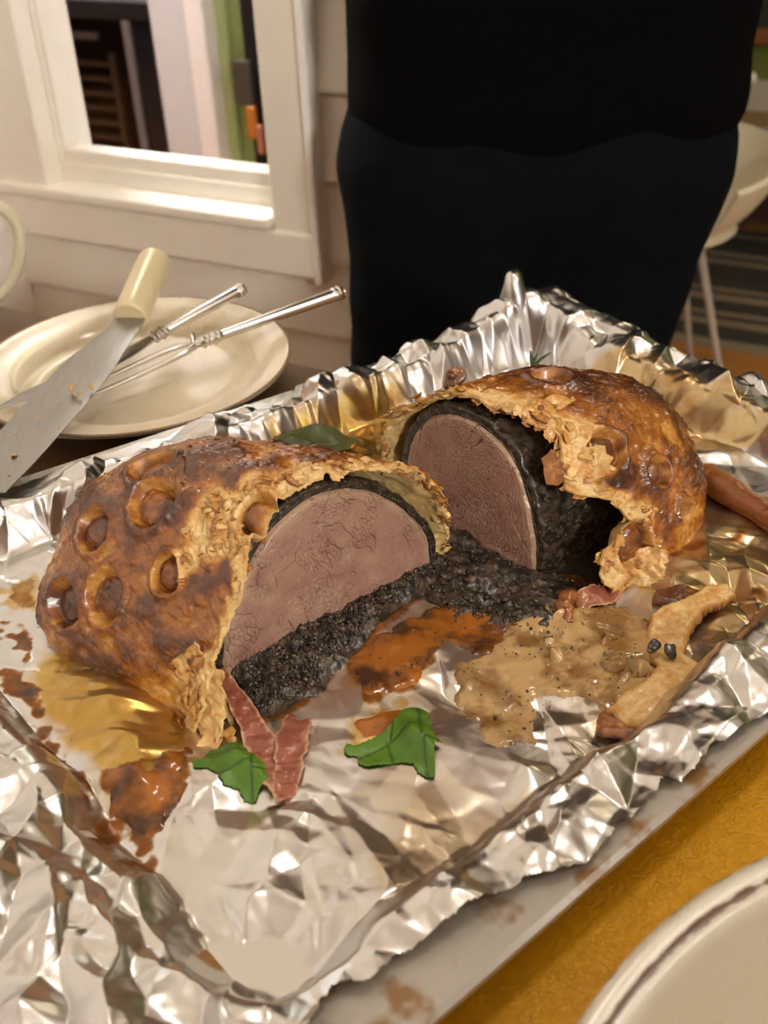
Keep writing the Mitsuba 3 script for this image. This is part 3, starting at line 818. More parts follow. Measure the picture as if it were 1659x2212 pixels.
def lumps(pos, size, seed, sub=2, flat=.8):
    """many small irregular lumps as one mesh, with a shade per lump in vertex colour or uv"""
    r = RNG(seed); base = trimesh.creation.icosphere(sub, 1.0); bv, bf = np.array(base.vertices), np.array(base.faces)
    n = len(pos); sc = np.broadcast_to(size, (n,))
    q = r.normal(size=(n, 4)); q /= np.linalg.norm(q, axis=1, keepdims=True); a, b, c, d = q.T
    Rm = np.stack([1 - 2 * (c * c + d * d), 2 * (b * c - a * d), 2 * (b * d + a * c), 2 * (b * c + a * d), 1 - 2 * (b * b + d * d), 2 * (c * d - a * b),
                   2 * (b * d - a * c), 2 * (c * d + a * b), 1 - 2 * (b * b + c * c)], -1).reshape(n, 3, 3)
    an = r.uniform(.55, 1.35, (n, 1, 3)) * np.array([1, 1, flat])
    off = r.uniform(0, 900, (n, 1, 3))
    loc = bv[None] * (1 + .8 * (meshkit.noise(bv[None] * .9 + off, seed) - .5)[..., None])
    v = np.einsum('nij,nkj->nki', Rm, loc * an) * sc[:, None, None] + np.asarray(pos)[:, None]
    f = (bf[None] + (np.arange(n) * len(bv))[:, None, None]).reshape(-1, 3)
    return v.reshape(-1, 3), f, np.repeat(r.rand(n), len(bv))


def dux(H, root, out, c, n, seed, skirt, gap):
    """the dark mushroom layer round the fillet, with its loose crumbs"""
    m = len(out); r = RNG(seed)
    th = np.linspace(0, m, 420, endpoint=False); oi = np.stack([np.interp(th, np.arange(m + 1), np.r_[out[:, i], out[0, i]]) for i in (0, 1)], 1)
    dd = np.linspace(.0015, .40 * H.L, 70); x, d, z = H.place(oi, dd)
    ctr = np.stack([x.mean(1, keepdims=True) + 0 * x, np.full_like(z, c[1])], -1)
    dr2 = np.stack([x, z], -1) - ctr; dr2 /= np.linalg.norm(dr2, axis=-1, keepdims=True)
    W = H.to_world(x, d, z)
    lump = meshkit.fbm(W / .0065, 4, seed) ; off = gap * (.35 + .9 * lump) * np.minimum(1, .45 + (d - .0) / .006)
    x2, z2 = x + dr2[..., 0] * off, z + dr2[..., 1] * off
    v = H.to_world(x2, d + .004 * (lump - .5), z2); nn = v.reshape(-1, 3); f = grid_faces(70, 420, True)
    # close the front ring onto the beef
    k = len(nn); inner = H.to_world(oi[:, 0] * .97 + c[0] * .03, np.full(420, .002), oi[:, 1] * .97 + c[1] * .03)
    i = np.arange(420); j = (i + 1) % 420
    f = np.vstack([f, np.stack([i, k + i, j], 1), np.stack([j, k + i, k + j], 1)])
    V = np.vstack([nn, inner]); V[:, 2] = np.maximum(V[:, 2], TZ + .0079)
    M = trimesh.Trimesh(V, f, process=False)
    vn = vnormals(V, f)
    if ((V - V.mean(0)) * vn).sum() < 0: f = f[:, ::-1]
    M = trimesh.Trimesh(V, f, process=False)
    part(root, 'mushroom_layer', M, 'duxelles', True, label='dark chopped mushroom layer around the beef', uv=np.stack([np.r_[lump.ravel(), np.full(420, .3)], np.zeros(len(V))], 1))


def flake_mesh(c, n, t, L, Wd, seed, curl=.25, thick=.0006):
    """one ragged curved flake; c centre, n normal, t long direction"""
    r = RNG(seed); n = n / np.linalg.norm(n); t = t - n * (t @ n); t /= np.linalg.norm(t) + 1e-9; b = np.cross(n, t)
    k = 14; a = np.linspace(0, 2 * np.pi, k, endpoint=False) + r.uniform(-.16, .16, k)
    rad = r.uniform(.62, 1.12, k)
    pts = [(0, 0)] + [(rr * .5 * math.cos(x), rr * .5 * math.sin(x)) for x, rr in zip(a, rad * .55)] + [(rr * math.cos(x), rr * math.sin(x)) for x, rr in zip(a, rad)]
    pts = np.array(pts) * [L / 2, Wd / 2]
    h = curl * (pts[:, 1] ** 2 / (Wd / 2) - .3 * pts[:, 0] ** 2 / (L / 2)) + r.uniform(-1, 1, len(pts)) * .05 * Wd
    v = c + pts[:, :1] * t + pts[:, 1:] * b + h[:, None] * n
    i = np.arange(k); j = (i + 1) % k
    f = np.vstack([np.stack([0 * i, 1 + i, 1 + j], 1), np.stack([1 + i, 1 + k + i, 1 + k + j], 1), np.stack([1 + i, 1 + k + j, 1 + j], 1)])
    m = len(v); vb = v - n * thick
    rim = np.vstack([np.stack([1 + k + i, m + 1 + k + i, 1 + k + j], 1), np.stack([1 + k + j, m + 1 + k + i, m + 1 + k + j], 1)])
    F = np.vstack([f, f[:, ::-1] + m, rim]); VV = np.vstack([v, vb])
    br = np.r_[r.uniform(.05, .42) + .12 * r.rand(len(v))] + .10 * np.r_[np.zeros(1 + k), np.ones(k)]
    return trimesh.Trimesh(VV, F, process=False), np.stack([np.r_[br, br], np.full(2 * m, r.uniform(0, .3))], 1)


def flakes(root, C, n, seed, smin, smax, along, where):
    r = RNG(seed); w = where(C); w = w / w.sum(); idx = r.choice(len(w), n, p=w)
    for q, i in enumerate(idx):
        c, nn = C['v'][i], C['n'][i] + r.normal(size=3) * .28
        L = r.uniform(smin, smax); t = along + r.normal(size=3) * .5
        m, uv = flake_mesh(c + C['n'][i] * r.uniform(-.0005, .0022), nn, t, L, L * r.uniform(.35, .8), seed * 1000 + q, r.uniform(-.35, .5))
        part(root, 'flake', m, 'pastry', True, uv=uv)


def edge_flakes(root, C, n, seed, lo, hi, fwd, size):
    """ragged leaves of pastry standing out of the torn front edge"""
    r = RNG(seed); nphi = C['nphi']
    for q in range(n):
        ph = r.uniform(lo, hi); i = int(ph * (nphi - 1)) + nphi * int(r.uniform(0, 6))
        c = C['v'][i] - C['n'][i] * r.uniform(0, .0035) + fwd * r.uniform(-.003, .003)
        t = fwd + .35 * r.normal(size=3) + .2 * C['n'][i]; L = r.uniform(.5, 1.2) * size
        m, uv = flake_mesh(c, C['n'][i] + .35 * r.normal(size=3), t, L, L * r.uniform(.4, .8), seed * 999 + q, r.uniform(-.3, .5))
        part(root, 'torn_leaf', m, 'pastry', True, uv=uv)



# --- left half: its cut face looks towards the near right rim
ol = (-.105, .0), (-.097, .028), (-.077, .062), (-.052, .088), (-.020, .104), (.012, .104), (.038, .094), (.062, .074), (.078, .047), (.084, .022), (.083, .0)
bl_ = (-.076, .004), (-.071, .035), (-.058, .063), (-.036, .086), (-.010, .094), (.012, .090), (.034, .077), (.055, .055), (.069, .032), (.072, .004)
HL = Half((.145, .142), (0, 1.0), (1.0, 0), np.array(ol), np.array(bl_), .158, dict(cap=.46, capp=2.0, wl=-.08, wr=-.06, shift=-.050, rise=-.12))
wl = thing('beef_wellington', 'left half of a cut beef wellington in glossy browned pastry on the foil', 'beef wellington', 'halves of the beef wellington')


def edge_l(p):
    e = np.interp(p, [0, .06, .14, .24, .34, .5, .7, .85, .95, 1], [-.018, -.020, -.022, -.016, -.006, -.003, -.008, -.006, .0, .004]); return e


holesL = [(-.1165, .4583, .8257, .0124, .8, .52), (-.1504, .4647, .8082, .0109, .7, .72), (-.1691, .4466, .7740, .0116, .5, .74), (-.1426, .4334, .7874, .0121, .6, .62),
          (-.1067, .4231, .8077, .0083, .9, .66), (-.0601, .4277, .8360, .0097, 1.0, .60), (-.1199, .4857, .8316, .0114, .5, .62), (-.1585, .5037, .8101, .0069, .3, .30)]


def pale_l(DE, PH, v):
    nz = meshkit.fbm(v / .018, 3, 301) - .5
    band = np.interp(PH, [0, .10, .18, .26, .32, .40, .46, .56, .7, .85, 1], [.020, .020, .005, .005, .012, .018, .016, .010, .006, .008, .008])
    m = 1 - ss(.65, 1.25, DE / band + 1.6 * nz)
    blob = np.maximum(np.exp(-(((v - [-.0782, .4330, .8286]) / .023) ** 2).sum(1)), np.exp(-(((v - [-.0600, .4440, .8410]) / .016) ** 2).sum(1)))             # the flaked bare patch in front of the two upper holes
    streak = np.maximum(np.exp(-(((v - [-.0960, .4230, .8100]) / [.013, .013, .020]) ** 2).sum(1)), .8 * np.exp(-(((v - [-.090, .4020, .7640]) / .014) ** 2).sum(1)))
    return np.maximum(m, np.maximum(ss(.30, .62, blob + .55 * nz), ss(.42, .8, streak + .6 * nz)))


CL = crust(HL, wl, edge_l, holesL, pale_l, 320, 520, .0048, 11)
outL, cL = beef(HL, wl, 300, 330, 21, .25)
dux(HL, wl, outL, cL, 500, 31, None, .0050)
fwdL = A3((0, -1))
flakes(wl, CL, 70, 41, .004, .012, A3((.6, -.6)), lambda C: C['pl'] ** 2 * (C['DE'] > .004) + .0005)
edge_flakes(wl, CL, 46, 43, .30, .98, fwdL, .008)

# --- right half: its cut face looks towards the left half
ors = (-.078, .0), (-.076, .03), (-.068, .055), (-.048, .080), (-.022, .097), (.012, .103), (.042, .098), (.068, .080), (.084, .052), (.092, .025), (.094, .0)
br_ = (-.056, .004), (-.058, .030), (-.054, .05), (-.045, .067), (-.025, .083), (-.005, .088), (.016, .086), (.034, .075), (.045, .055), (.052, .030), (.054, .004)
HR = Half((.252, .150), (1.0, 0), (0, -1.0), np.array(ors), np.array(br_), .160, dict(cap=.42, capp=2.0, wl=.02, wr=.02, shift=.004, rise=-.15))
wr = thing('beef_wellington', 'right half of the cut beef wellington, its pastry broken away round the dark cut face', 'beef wellington', 'halves of the beef wellington')


def edge_r(p):
    return np.interp(p, [0, .08, .2, .36, .48, .57, .64, .69, .74, .765, .79, .84, .875, .92, .96, 1], [.004, .000, -.003, -.002, .002, .008, .014, .008, .003, .012, .030, .034, .012, .010, .016, .026])


holesR = [(.1216, .5004, .8209, .0112, .8, .66), (.1542, .5082, .7997, .0088, .8, .60), (.1363, .4786, .7716, .0120, 1.0, .62), (.1717, .5089, .7734, .0066, .6, .50), (.0995, .5570, .8353, .0109, .3, .60)]


def pale_r(DE, PH, v):
    nz = meshkit.fbm(v / .018, 3, 401) - .5
    band = np.interp(PH, [0, .1, .25, .4, .5, .6, .7, .76, .84, .9, 1], [.006, .006, .008, .012, .018, .022, .026, .014, .022, .046, .050])
    m = 1 - ss(.65, 1.25, DE / band + 1.6 * nz)
    blob = np.maximum(np.exp(-(((v - [.1120, .4920, .8190]) / .016) ** 2).sum(1)), np.exp(-(((v - [.0900, .5030, .8360]) / .016) ** 2).sum(1)))
    return np.maximum(m, ss(.30, .62, blob + .55 * nz))


CR = crust(HR, wr, edge_r, holesR, pale_r, 320, 520, .0050, 12)
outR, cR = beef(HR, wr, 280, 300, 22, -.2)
dux(HR, wr, outR, cR, 500, 32, None, .0055)
fwdR = A3((-1, 0))
flakes(wr, CR, 60, 42, .005, .013, A3((-.6, -.4)), lambda C: C['pl'] ** 2 + .0008)
edge_flakes(wr, CR, 56, 44, .05, .99, fwdR, .009)
# the big torn leaf standing in the broken patch, and the knob of crust on the ridge
m, uv = flake_mesh(np.array([.1130, .4850, .8215]), np.array([-.35, -.7, .62]), np.array([.1, .35, .9]), .026, .019, 77, .2, .0009); part(wr, 'flake', m, 'pastry', True, uv=uv)
for q, (o_, n_, t_, L_, W_) in enumerate([((.0905, .4830, .8210), (-.4, -.5, .8), (-.3, .3, .9), .024, .016), ((.0790, .5350, .8360), (-.1, -.3, .95), (.7, .5, .1), .028, .012),
                                          ((.0960, .5230, .8380), (0, -.3, .95), (.8, .3, .1), .028, .013), ((.060, .5430, .8350), (-.2, -.2, .95), (.6, .6, 0), .024, .011)]):
    m, uv = flake_mesh(np.array(o_), np.array(n_), np.array(t_), L_, W_, 300 + q, .25, .0014); part(wr, 'flake', m, 'pastry', True, uv=uv)
r = RNG(9)
kn, kf, ks = lumps(np.array([[.0428, .5596, .8345], [.0425, .5600, .8390], [.0445, .5600, .8420], [.0450, .5594, .8375]]), np.array([.0042, .0044, .0042, .0040]), 5, 3, .8)
part(wr, 'crust_knob', trimesh.Trimesh(kn, kf, process=False), 'pastry', True, label='browned knob of crust sticking up on the ridge', uv=np.stack([.62 + .15 * ks, .6 + 0 * ks], 1))


def sheet(path, widths, normals, thick, bsdf_fn, seed, nu=120, nv=26, ruffle=.0015, ragged=.12):
    """a strip of soft sheet (pastry, ham) along a path with ragged ends and wavy edges"""
    P = spline(path, nu); Wd = np.interp(np.linspace(0, 1, nu), np.linspace(0, 1, len(widths)), widths)
    Nn = np.array([np.interp(np.linspace(0, 1, nu), np.linspace(0, 1, len(normals)), np.array(normals)[:, i]) for i in range(3)]).T
    t = np.gradient(P, axis=0); t /= np.linalg.norm(t, axis=1, keepdims=True); Nn = Nn - t * (Nn * t).sum(1, keepdims=True); Nn /= np.linalg.norm(Nn, axis=1, keepdims=True); b = np.cross(Nn, t)
    y = np.linspace(-1, 1, nv); u = np.linspace(0, 1, nu)
    lo = 1 + ragged * 2 * (meshkit.fbm(np.stack([u * 9, u * 0, u * 0], -1), 4, seed) - .5); hi = 1 + ragged * 2 * (meshkit.fbm(np.stack([u * 9, u * 0 + 5, u * 0], -1), 4, seed) - .5)
    yy = y[None] * np.where(y[None] < 0, lo[:, None], hi[:, None])
    v = P[:, None] + b[:, None] * (yy * Wd[:, None] / 2)[..., None]
    rf = ruffle * 2 * (meshkit.fbm(v / .010, 3, seed + 2) - .5) + ruffle * .8 * (meshkit.fbm(v / .004, 2, seed + 3) - .5)
    endr = .12 * (meshkit.fbm(np.stack([y * 4, y * 0, y * 0 + seed], -1), 3, seed + 4) - .5)
    v = v + Nn[:, None] * rf[..., None] + t[:, None] * (endr[None] * Wd[:, None] * (np.abs(u - .5) * 2)[:, None] ** 3)[..., None]
    top = v.reshape(-1, 3); tk = thick * (1 - .75 * np.abs(y)[None] ** 3) * np.ones((nu, 1)); bot = (v - Nn[:, None] * tk[..., None]).reshape(-1, 3)
    f = grid_faces(nu, nv); n = len(top)
    e = np.r_[np.arange(nv), np.arange(1, nu) * nv + nv - 1, (nu - 1) * nv + np.arange(nv - 2, -1, -1), np.arange(nu - 2, 0, -1) * nv]; en = np.roll(e, -1)
    F = np.vstack([f, f[:, ::-1] + n, np.stack([e, e + n, en], 1), np.stack([en, e + n, en + n], 1)])
    VV = np.vstack([top, bot]); M = trimesh.Trimesh(VV, F, process=False)
    uu = bsdf_fn(np.repeat(u[:, None], nv, 1).ravel(), np.repeat(y[None], nu, 0).ravel(), top)
    if M.volume < 0: M = trimesh.Trimesh(VV, F[:, ::-1], process=False)
    return M, np.vstack([uu, uu])


def tp(*q): return [TP(*x) for x in q]


# torn pale flap and strands at the lower front of the left half
def pal(u, y, p):
    k = meshkit.fbm(p / .006, 3, 5); return np.stack([np.clip(.10 + .34 * k * (1 - u) + .30 * ss(.6, .75, k), 0, 1), .15 + .3 * (1 - u)], 1)


m, uv = sheet(tp((.052, .140, .045), (.053, .128, .030), (.048, .118, .016), (.043, .112, .0105)), [.020, .024, .020, .012], [(-.6, -.7, .4)] * 4, .0035, pal, 61, 90, 34, .003, .35)
part(wl, 'torn_flap', m, 'pastry', True, label='pale torn strand of pastry hanging to the foil', uv=uv)
for q, (p_, w_) in enumerate([([(.060, .132, .024), (.060, .122, .016), (.058, .115, .011)], [.006, .005, .002]), ([(.048, .117, .014), (.041, .113, .012), (.034, .114, .0105)], [.009, .006, .003]),
                               ([(.047, .114, .013), (.040, .106, .0115), (.035, .103, .0105)], [.010, .006, .003]), ([(.052, .113, .013), (.049, .105, .011), (.046, .099, .0105)], [.011, .008, .004])]):
    m, uv = sheet(tp(*p_), w_, [(-.3, -.6, .8)] * 3, .0022, pal, 63 + q, 40, 14, .0012, .3)
    part(wl, 'torn_strand', m, 'pastry', True, uv=uv)
# big pale torn flap at the front of the right half
m, uv = sheet(tp((.290, .0575, .030), (.285, .0555, .019), (.282, .0570, .0105)), [.030, .036, .024], [(-.25, -.85, .35)] * 3, .0035, pal, 71, 60, 50, .0030, .35)
part(wr, 'torn_flap', m, 'pastry', True, label='pale ragged pastry edge reaching down to the foil', uv=uv)
# rosemary needles on the right half
k = thing('rosemary_sprig', 'tiny green rosemary needles on top of the right wellington half', 'herb')
for q, (d_, L_) in enumerate([((-.1, .2, 1), .010), ((.75, .1, .55), .014), ((.4, .4, .8), .009)]):
    o_ = np.array([.0925, .5830, .8310]); d_ = np.array(d_) / np.linalg.norm(d_)
    part(k, 'needle', sweep([o_, o_ + d_ * L_ * .5 + [0, 0, .0008], o_ + d_ * L_], [.0010, .0012, .0004], 8, .6), 'herb_dark', True)

# mushroom crumbs in front of the left face and between the halves (nobody could count them)
r = RNG(17)


def scatter(pts, n, seed):
    pg = shapely.Polygon(pts).buffer(0); x0, y0, x1, y1 = pg.bounds; rr = RNG(seed); out = []
    while len(out) < n:
        p_ = rr.uniform((x0, y0), (x1, y1), (400, 2)); out += list(p_[shapely.contains_xy(pg, p_[:, 0], p_[:, 1])])
    return np.array(out[:n])


SK = [(.073, .142), (.072, .122), (.076, .108), (.095, .105), (.128, .116), (.169, .128), (.205, .134), (.225, .142), (.222, .150), (.07, .150)]
mm = poly(SK, .006, .004, .010, 301); keep = mm > .03; ff_ = grid_faces(*S.shape); ff_ = ff_[keep.ravel()[ff_].all(1)]; uq_ = np.unique(ff_); rm_ = -np.ones(S.size, int); rm_[uq_] = np.arange(len(uq_))
back = np.clip((Tt - .100) / .045, 0, 1) * np.interp(S, [.06, .10, .16, .23], [.85, 1, .75, .45])
lmp = meshkit.fbm(PS / .0055, 4, 303); lm2 = meshkit.fbm(PS / .016, 3, 304)
zm = Zs + mm ** 1.0 * (.0005 + .0095 * back ** 1.2 * (.6 + .8 * lm2) + .0048 * np.clip(lmp - .32, 0, 1) + .0022 * (meshkit.fbm(PS / .0024, 2, 305) - .5))
k = thing('mushroom_spill', 'wet dark chopped mushroom stuffing spilled in front of the left cut face', 'mushroom stuffing')
put(k, trimesh.Trimesh(TP(S.ravel()[uq_], Tt.ravel()[uq_], zm.ravel()[uq_]), rm_[ff_], process=False), 'duxelles', True, uv=np.stack([lmp.ravel()[uq_], lmp.ravel()[uq_]], 1))


DMk = [(.253, .205), (.251, .16), (.249, .12), (.252, .095), (.262, .092), (.266, .060), (.226, .062), (.203, .080), (.190, .112), (.205, .150), (.236, .200)]
mk2 = poly(DMk, .004, .010, .010, 311); keep2 = mk2 > .25; f2_ = grid_faces(*S.shape); f2_ = f2_[keep2.ravel()[f2_].all(1)]; u2_ = np.unique(f2_); r2_ = -np.ones(S.size, int); r2_[u2_] = np.arange(len(u2_))
zk2 = gaussian_filter(Zs, 1.5) + mk2 * (.0006 + .0045 * np.clip(lmp - .30, 0, 1) + .0015 * lm2)
k = thing('mushroom_spill', 'thin layer of dark mushroom stuffing and juice on the foil between the two halves', 'mushroom stuffing')
put(k, trimesh.Trimesh(TP(S.ravel()[u2_], Tt.ravel()[u2_], zk2.ravel()[u2_]), r2_[f2_], process=False), 'duxelles', True, uv=np.stack([lmp.ravel()[u2_], lmp.ravel()[u2_]], 1))


def zmound(x, y):
    i = np.clip(((x - sg[0]) / ds), 0, len(sg) - 1).astype(int); j = np.clip(((y - tg[0]) / ds), 0, len(tg) - 1).astype(int); return np.where(keep[i, j], zm[i, j], Zs[i, j])


p1 = scatter(SK, 1500, 1); z1 = zmound(p1[:, 0], p1[:, 1]) + .0001
p2 = scatter([(.250, .200), (.248, .113), (.250, .092), (.262, .088), (.262, .062), (.226, .066), (.205, .080), (.190, .112), (.205, .148)], 1000, 2); z2 = fz(p2[:, 0], p2[:, 1]) + .0004 + r.rand(1000) ** 2 * .002
AMi = [(.125, .11), (.171, .112), (.208, .113), (.222, .103), (.209, .067), (.187, .062), (.174, .090), (.14, .076), (.118, .082)]
p3 = scatter(AMi, 90, 3); z3 = fz(p3[:, 0], p3[:, 1]) + .0004
p4 = scatter([(.16, .07), (.26, .07), (.27, .0), (.20, -.01), (.15, .02)], 120, 4); z4 = fz(p4[:, 0], p4[:, 1]) + .0012
pp = np.vstack([p1, p2, p3, p4]); zz = np.r_[z1, z2, z3, z4]
sz_ = lambda n, lo, hi: lo + (hi - lo) * r.rand(n) ** 2.2
v, f, sh = lumps(TP(pp[:, 0], pp[:, 1], zz), np.r_[sz_(1500, .0005, .0022), sz_(1000, .0004, .0022), sz_(90, .0004, .0012), sz_(120, .0003, .0010)], 3, 1, .6)
k = thing('mushroom_crumbs', 'dark chopped mushroom crumbs scattered on the foil between the wellington halves', 'mushroom crumbs', kind='stuff')
put(k, trimesh.Trimesh(v, f, process=False), 'duxelles', True, uv=np.stack([sh, sh], 1))

# gravy and roasting juice lying on the foil
def puddle(key, label, cat, pts, thick, bsdf, seed, warp, holes=0.0, soft=.003):
    m = poly(pts, soft, warp, .012, seed)
    if holes: m = m * (1 - holes * ss(.55, .7, meshkit.fbm(PS / .012, 3, seed + 7)))
    keep = m > .04
    f = grid_faces(*S.shape); f = f[keep.ravel()[f].all(1)]
    uq = np.unique(f); rm = -np.ones(S.size, int); rm[uq] = np.arange(len(uq))
    zt = gaussian_filter(Zs, 1.2) * .6 + Zs * .4 + m * thick * (.75 + .5 * meshkit.fbm(PS / .010, 3, seed + 9)) - .0002
    k = thing(key, label, cat); put(k, trimesh.Trimesh(TP(S.ravel()[uq], Tt.ravel()[uq], zt.ravel()[uq]), rm[f], process=False), bsdf, True); return k


SA = [(.160, .066), (.184, .066), (.229, .075), (.248, .062), (.261, .044), (.263, .022), (.233, -.005), (.200, -.005), (.193, .012), (.178, .032), (.158, .014), (.145, .018), (.143, .030), (.152, .047)]
puddle('gravy_puddle', 'tan mushroom gravy spread over the foil in front of the right wellington half', 'gravy', SA, .0016, 'gravy', 201, .010, .55)
puddle('roasting_juice', 'glossy amber brown roasting juice between the wellington halves', 'juice', AMi, .0012, 'jus', 203, .007, .45)
puddle('roasting_juice', 'small amber juice spot beside the green parsley leaf', 'juice', [(.100, .073), (.121, .067), (.125, .060), (.116, .055), (.098, .064)], .0008, 'jus', 205, .004, .5)
puddle('roasting_juice', 'dark burnt juice at the left end of the tray', 'juice', [(-.002, .127), (.011, .112), (.03, .114), (.019, .097), (-.001, .087), (-.010, .090), (-.010, .101)], .0012, 'jus', 207, .008, .6)

# prosciutto
def ham(u, y, p):
    k = meshkit.fbm(p / .012, 3, 8); return np.stack([np.clip(ss(.72, .95, np.abs(y)) * .9 + ss(.62, .72, k) * .5, 0, 1), u], 1)


k = thing('prosciutto_strip', 'pinkish brown strip of prosciutto trailing from the left wellington half over a parsley leaf', 'prosciutto')
m, uv = sheet(tp((.068, .140, .0235), (.067, .130, .0215), (.065, .117, .0195), (.062, .104, .0175), (.059, .090, .0142), (.055, .075, .0132), (.050, .060, .0118)), [.008, .009, .011, .014, .017, .017, .009], [(0, -.35, .9), (0, -.3, .95), (0, -.1, 1), (0, 0, 1), (-.1, 0, 1), (0, 0, 1), (0, 0, 1)], .0018, ham, 81, 150, 30, .0022, .22)
part(k, 'slice', m, 'prosciutto', True, uv=uv)
m, uv = sheet(tp((.054, .066, .0135), (.063, .076, .0145), (.073, .086, .0150), (.084, .095, .0140)), [.012, .014, .016, .013], [(0, 0, 1)] * 4, .0018, ham, 83, 100, 30, .0020, .25)
part(k, 'slice', m, 'prosciutto', True, uv=uv)
k = thing('prosciutto_scrap', 'small curled pink scrap of prosciutto below the right wellington half', 'prosciutto')
m, uv = sheet(tp((.245, .060, .0115), (.253, .057, .0165), (.262, .056, .0140), (.274, .058, .0120)), [.010, .012, .012, .008], [(-.2, -.5, .8)] * 4, .0016, ham, 85, 60, 18, .002, .3)
put(k, m, 'prosciutto', True, uv=uv)

# loose crust and pastry
k = thing('crust_crumb', 'amber brown chunk of crust lying under the right wellington half', 'crumb')
v, f, sh = lumps(TP(np.array([.238, .244, .249, .233]), np.array([.063, .066, .061, .057]), np.array([.0130, .0140, .0125, .0115])), np.array([.0062, .0065, .0055, .0050]), 12, 4, .7)
v = v + .0016 * (meshkit.fbm(v / .004, 3, 3)[:, None] - .5) * np.array([1, 1, 1.6]); put(k, trimesh.Trimesh(v, f, process=False), 'pastry', True, uv=np.stack([.52 + .25 * (meshkit.fbm(v / .006, 3, 4) - .3), np.full(len(v), .8)], 1))


def slab(pts, z0, th, seed, lift, fn):
    """torn slab of pastry with an outline in the tray frame"""
    pg = shapely.Polygon(pts).buffer(.005).buffer(-.0020); h_ = .0008
    x0, y0, x1, y1 = pg.bounds; gx, gy = np.meshgrid(np.arange(x0 - .004, x1 + .004, h_), np.arange(y0 - .004, y1 + .004, h_), indexing='ij')
    w = meshkit.fbm(np.stack([gx, gy, gx * 0], -1) / .006, 4, seed) - .5; pt = shapely.points(gx, gy)
    sd = shapely.distance(pt, pg.exterior) * np.where(shapely.contains_xy(pg, gx, gy), 1, -1) + .0035 * w
    keep = sd > 0; f = grid_faces(*gx.shape); f = f[keep.ravel()[f].all(1)]
    base = z0 + lift(gx, gy); q = np.sqrt(np.clip(sd / .0032, 0, 1)); n3 = meshkit.fbm(np.stack([gx, gy, gx * 0], -1) / .004, 3, seed + 1) - .5
    zt = base + th * q + .0014 * n3; zb = base - .0008 * q
    uq = np.unique(f); rm = -np.ones(gx.size, int); rm[uq] = np.arange(len(uq)); f = rm[f]; n = len(uq)
    e = trimesh.Trimesh(np.zeros((n, 3)), f, process=False); ed = np.vstack([f[:, [0, 1]], f[:, [1, 2]], f[:, [2, 0]]]); code = ed[:, 0] * n + ed[:, 1]
    bd = ed[~np.isin(code, ed[:, 1] * n + ed[:, 0])]
    F = np.vstack([f, f[:, ::-1] + n, np.stack([bd[:, 1], bd[:, 0], bd[:, 0] + n], 1), np.stack([bd[:, 1], bd[:, 0] + n, bd[:, 1] + n], 1)])
    vt = TP(gx.ravel()[uq], gy.ravel()[uq], zt.ravel()[uq]); vb = TP(gx.ravel()[uq], gy.ravel()[uq], zb.ravel()[uq])
    br = fn(sd.ravel()[uq], n3.ravel()[uq]); M = trimesh.Trimesh(np.vstack([vt, vb]), F, process=False)
    if M.volume < 0: M.invert()
    return M, np.stack([np.r_[br, br + .3], np.full(2 * n, .25)], 1)


SC = [(.305, .006), (.285, .010), (.266, .006), (.250, .000), (.250, -.018), (.228, -.022), (.205, -.021), (.196, -.016), (.195, -.003), (.212, -.003), (.226, -.006), (.236, .000), (.246, .014), (.262, .024), (.272, .025), (.285, .019), (.300, .018), (.309, .012)]
k = thing('pastry_scrap', 'pale curved scrap of torn pastry lying on gravy near the right rim of the tray', 'pastry')
m, uv = slab(SC, .0115, .0058, 91, lambda x, y: .004 * ss(.27, .30, x) + .0015 * np.sin(x * 120), lambda sd, n: np.clip(.20 + .30 * (1 - ss(.0, .0022, sd)) + .25 * n, 0, 1))
put(k, m, 'pastry', True, uv=uv)
k = thing('pastry_scrap', 'browned fragment of pastry under the pale scrap by the right rim', 'pastry')
m, uv = slab([(.183, -.008), (.192, -.018), (.215, -.022), (.240, -.021), (.246, -.016), (.225, -.012), (.205, -.008), (.192, -.002)], .0095, .0030, 93, lambda x, y: .0 * x, lambda sd, n: np.clip(.58 + .4 * n, 0, 1))
put(k, m, 'pastry', True, uv=uv)
k = thing('crust_piece', 'dark glossy brown sliver of crust above the pale pastry scrap', 'crust')
m, uv = slab([(.279, .034), (.287, .037), (.297, .031), (.300, .021), (.292, .019), (.283, .024)], .0095, .0055, 95, lambda x, y: .0 * x, lambda sd, n: np.clip(.74 + .3 * n, 0, 1)); uv[:, 1] = .9
put(k, m, 'pastry', True, uv=uv)
for q, (x, y, c_) in enumerate([(.222, .016, 1), (.228, .004, 0), (.215, .006, 0), (.238, .006, 2), (.241, -.002, 2), (.232, .060, 0), (.212, .052, 0), (.205, .040, 0), (.232, .030, 0)]):
    z_ = float(fz(x, y)); nm = ['small translucent onion piece in the tan gravy', 'large translucent onion piece in the middle of the gravy', 'dark mushroom piece on the pale pastry scrap'][c_]
    kk = thing(['onion_piece', 'onion_piece', 'mushroom_piece'][c_], nm, ['onion', 'onion', 'mushroom'][c_], ['onion pieces in the gravy', None, 'mushroom pieces on the pastry scrap'][c_])
    s_ = [.0042, .0075, .0032][c_]; zz_ = z_ + (.0015 if c_ != 2 else .0105)
    v, f, sh = lumps(np.array([TP(x, y, zz_), TP(x + s_ * .7, y + s_ * .4, zz_ - .0003)]), np.array([s_, s_ * .8]), 500 + q, 3, .45)
    v = v + .0010 * (meshkit.fbm(v / .003, 2, q)[:, None] - .5)
    if c_ == 2: put(kk, trimesh.Trimesh(v, f, process=False), 'duxelles', True, uv=np.stack([sh, sh], 1))
    else: put(kk, trimesh.Trimesh(v, f, process=False), 'gravy', True)

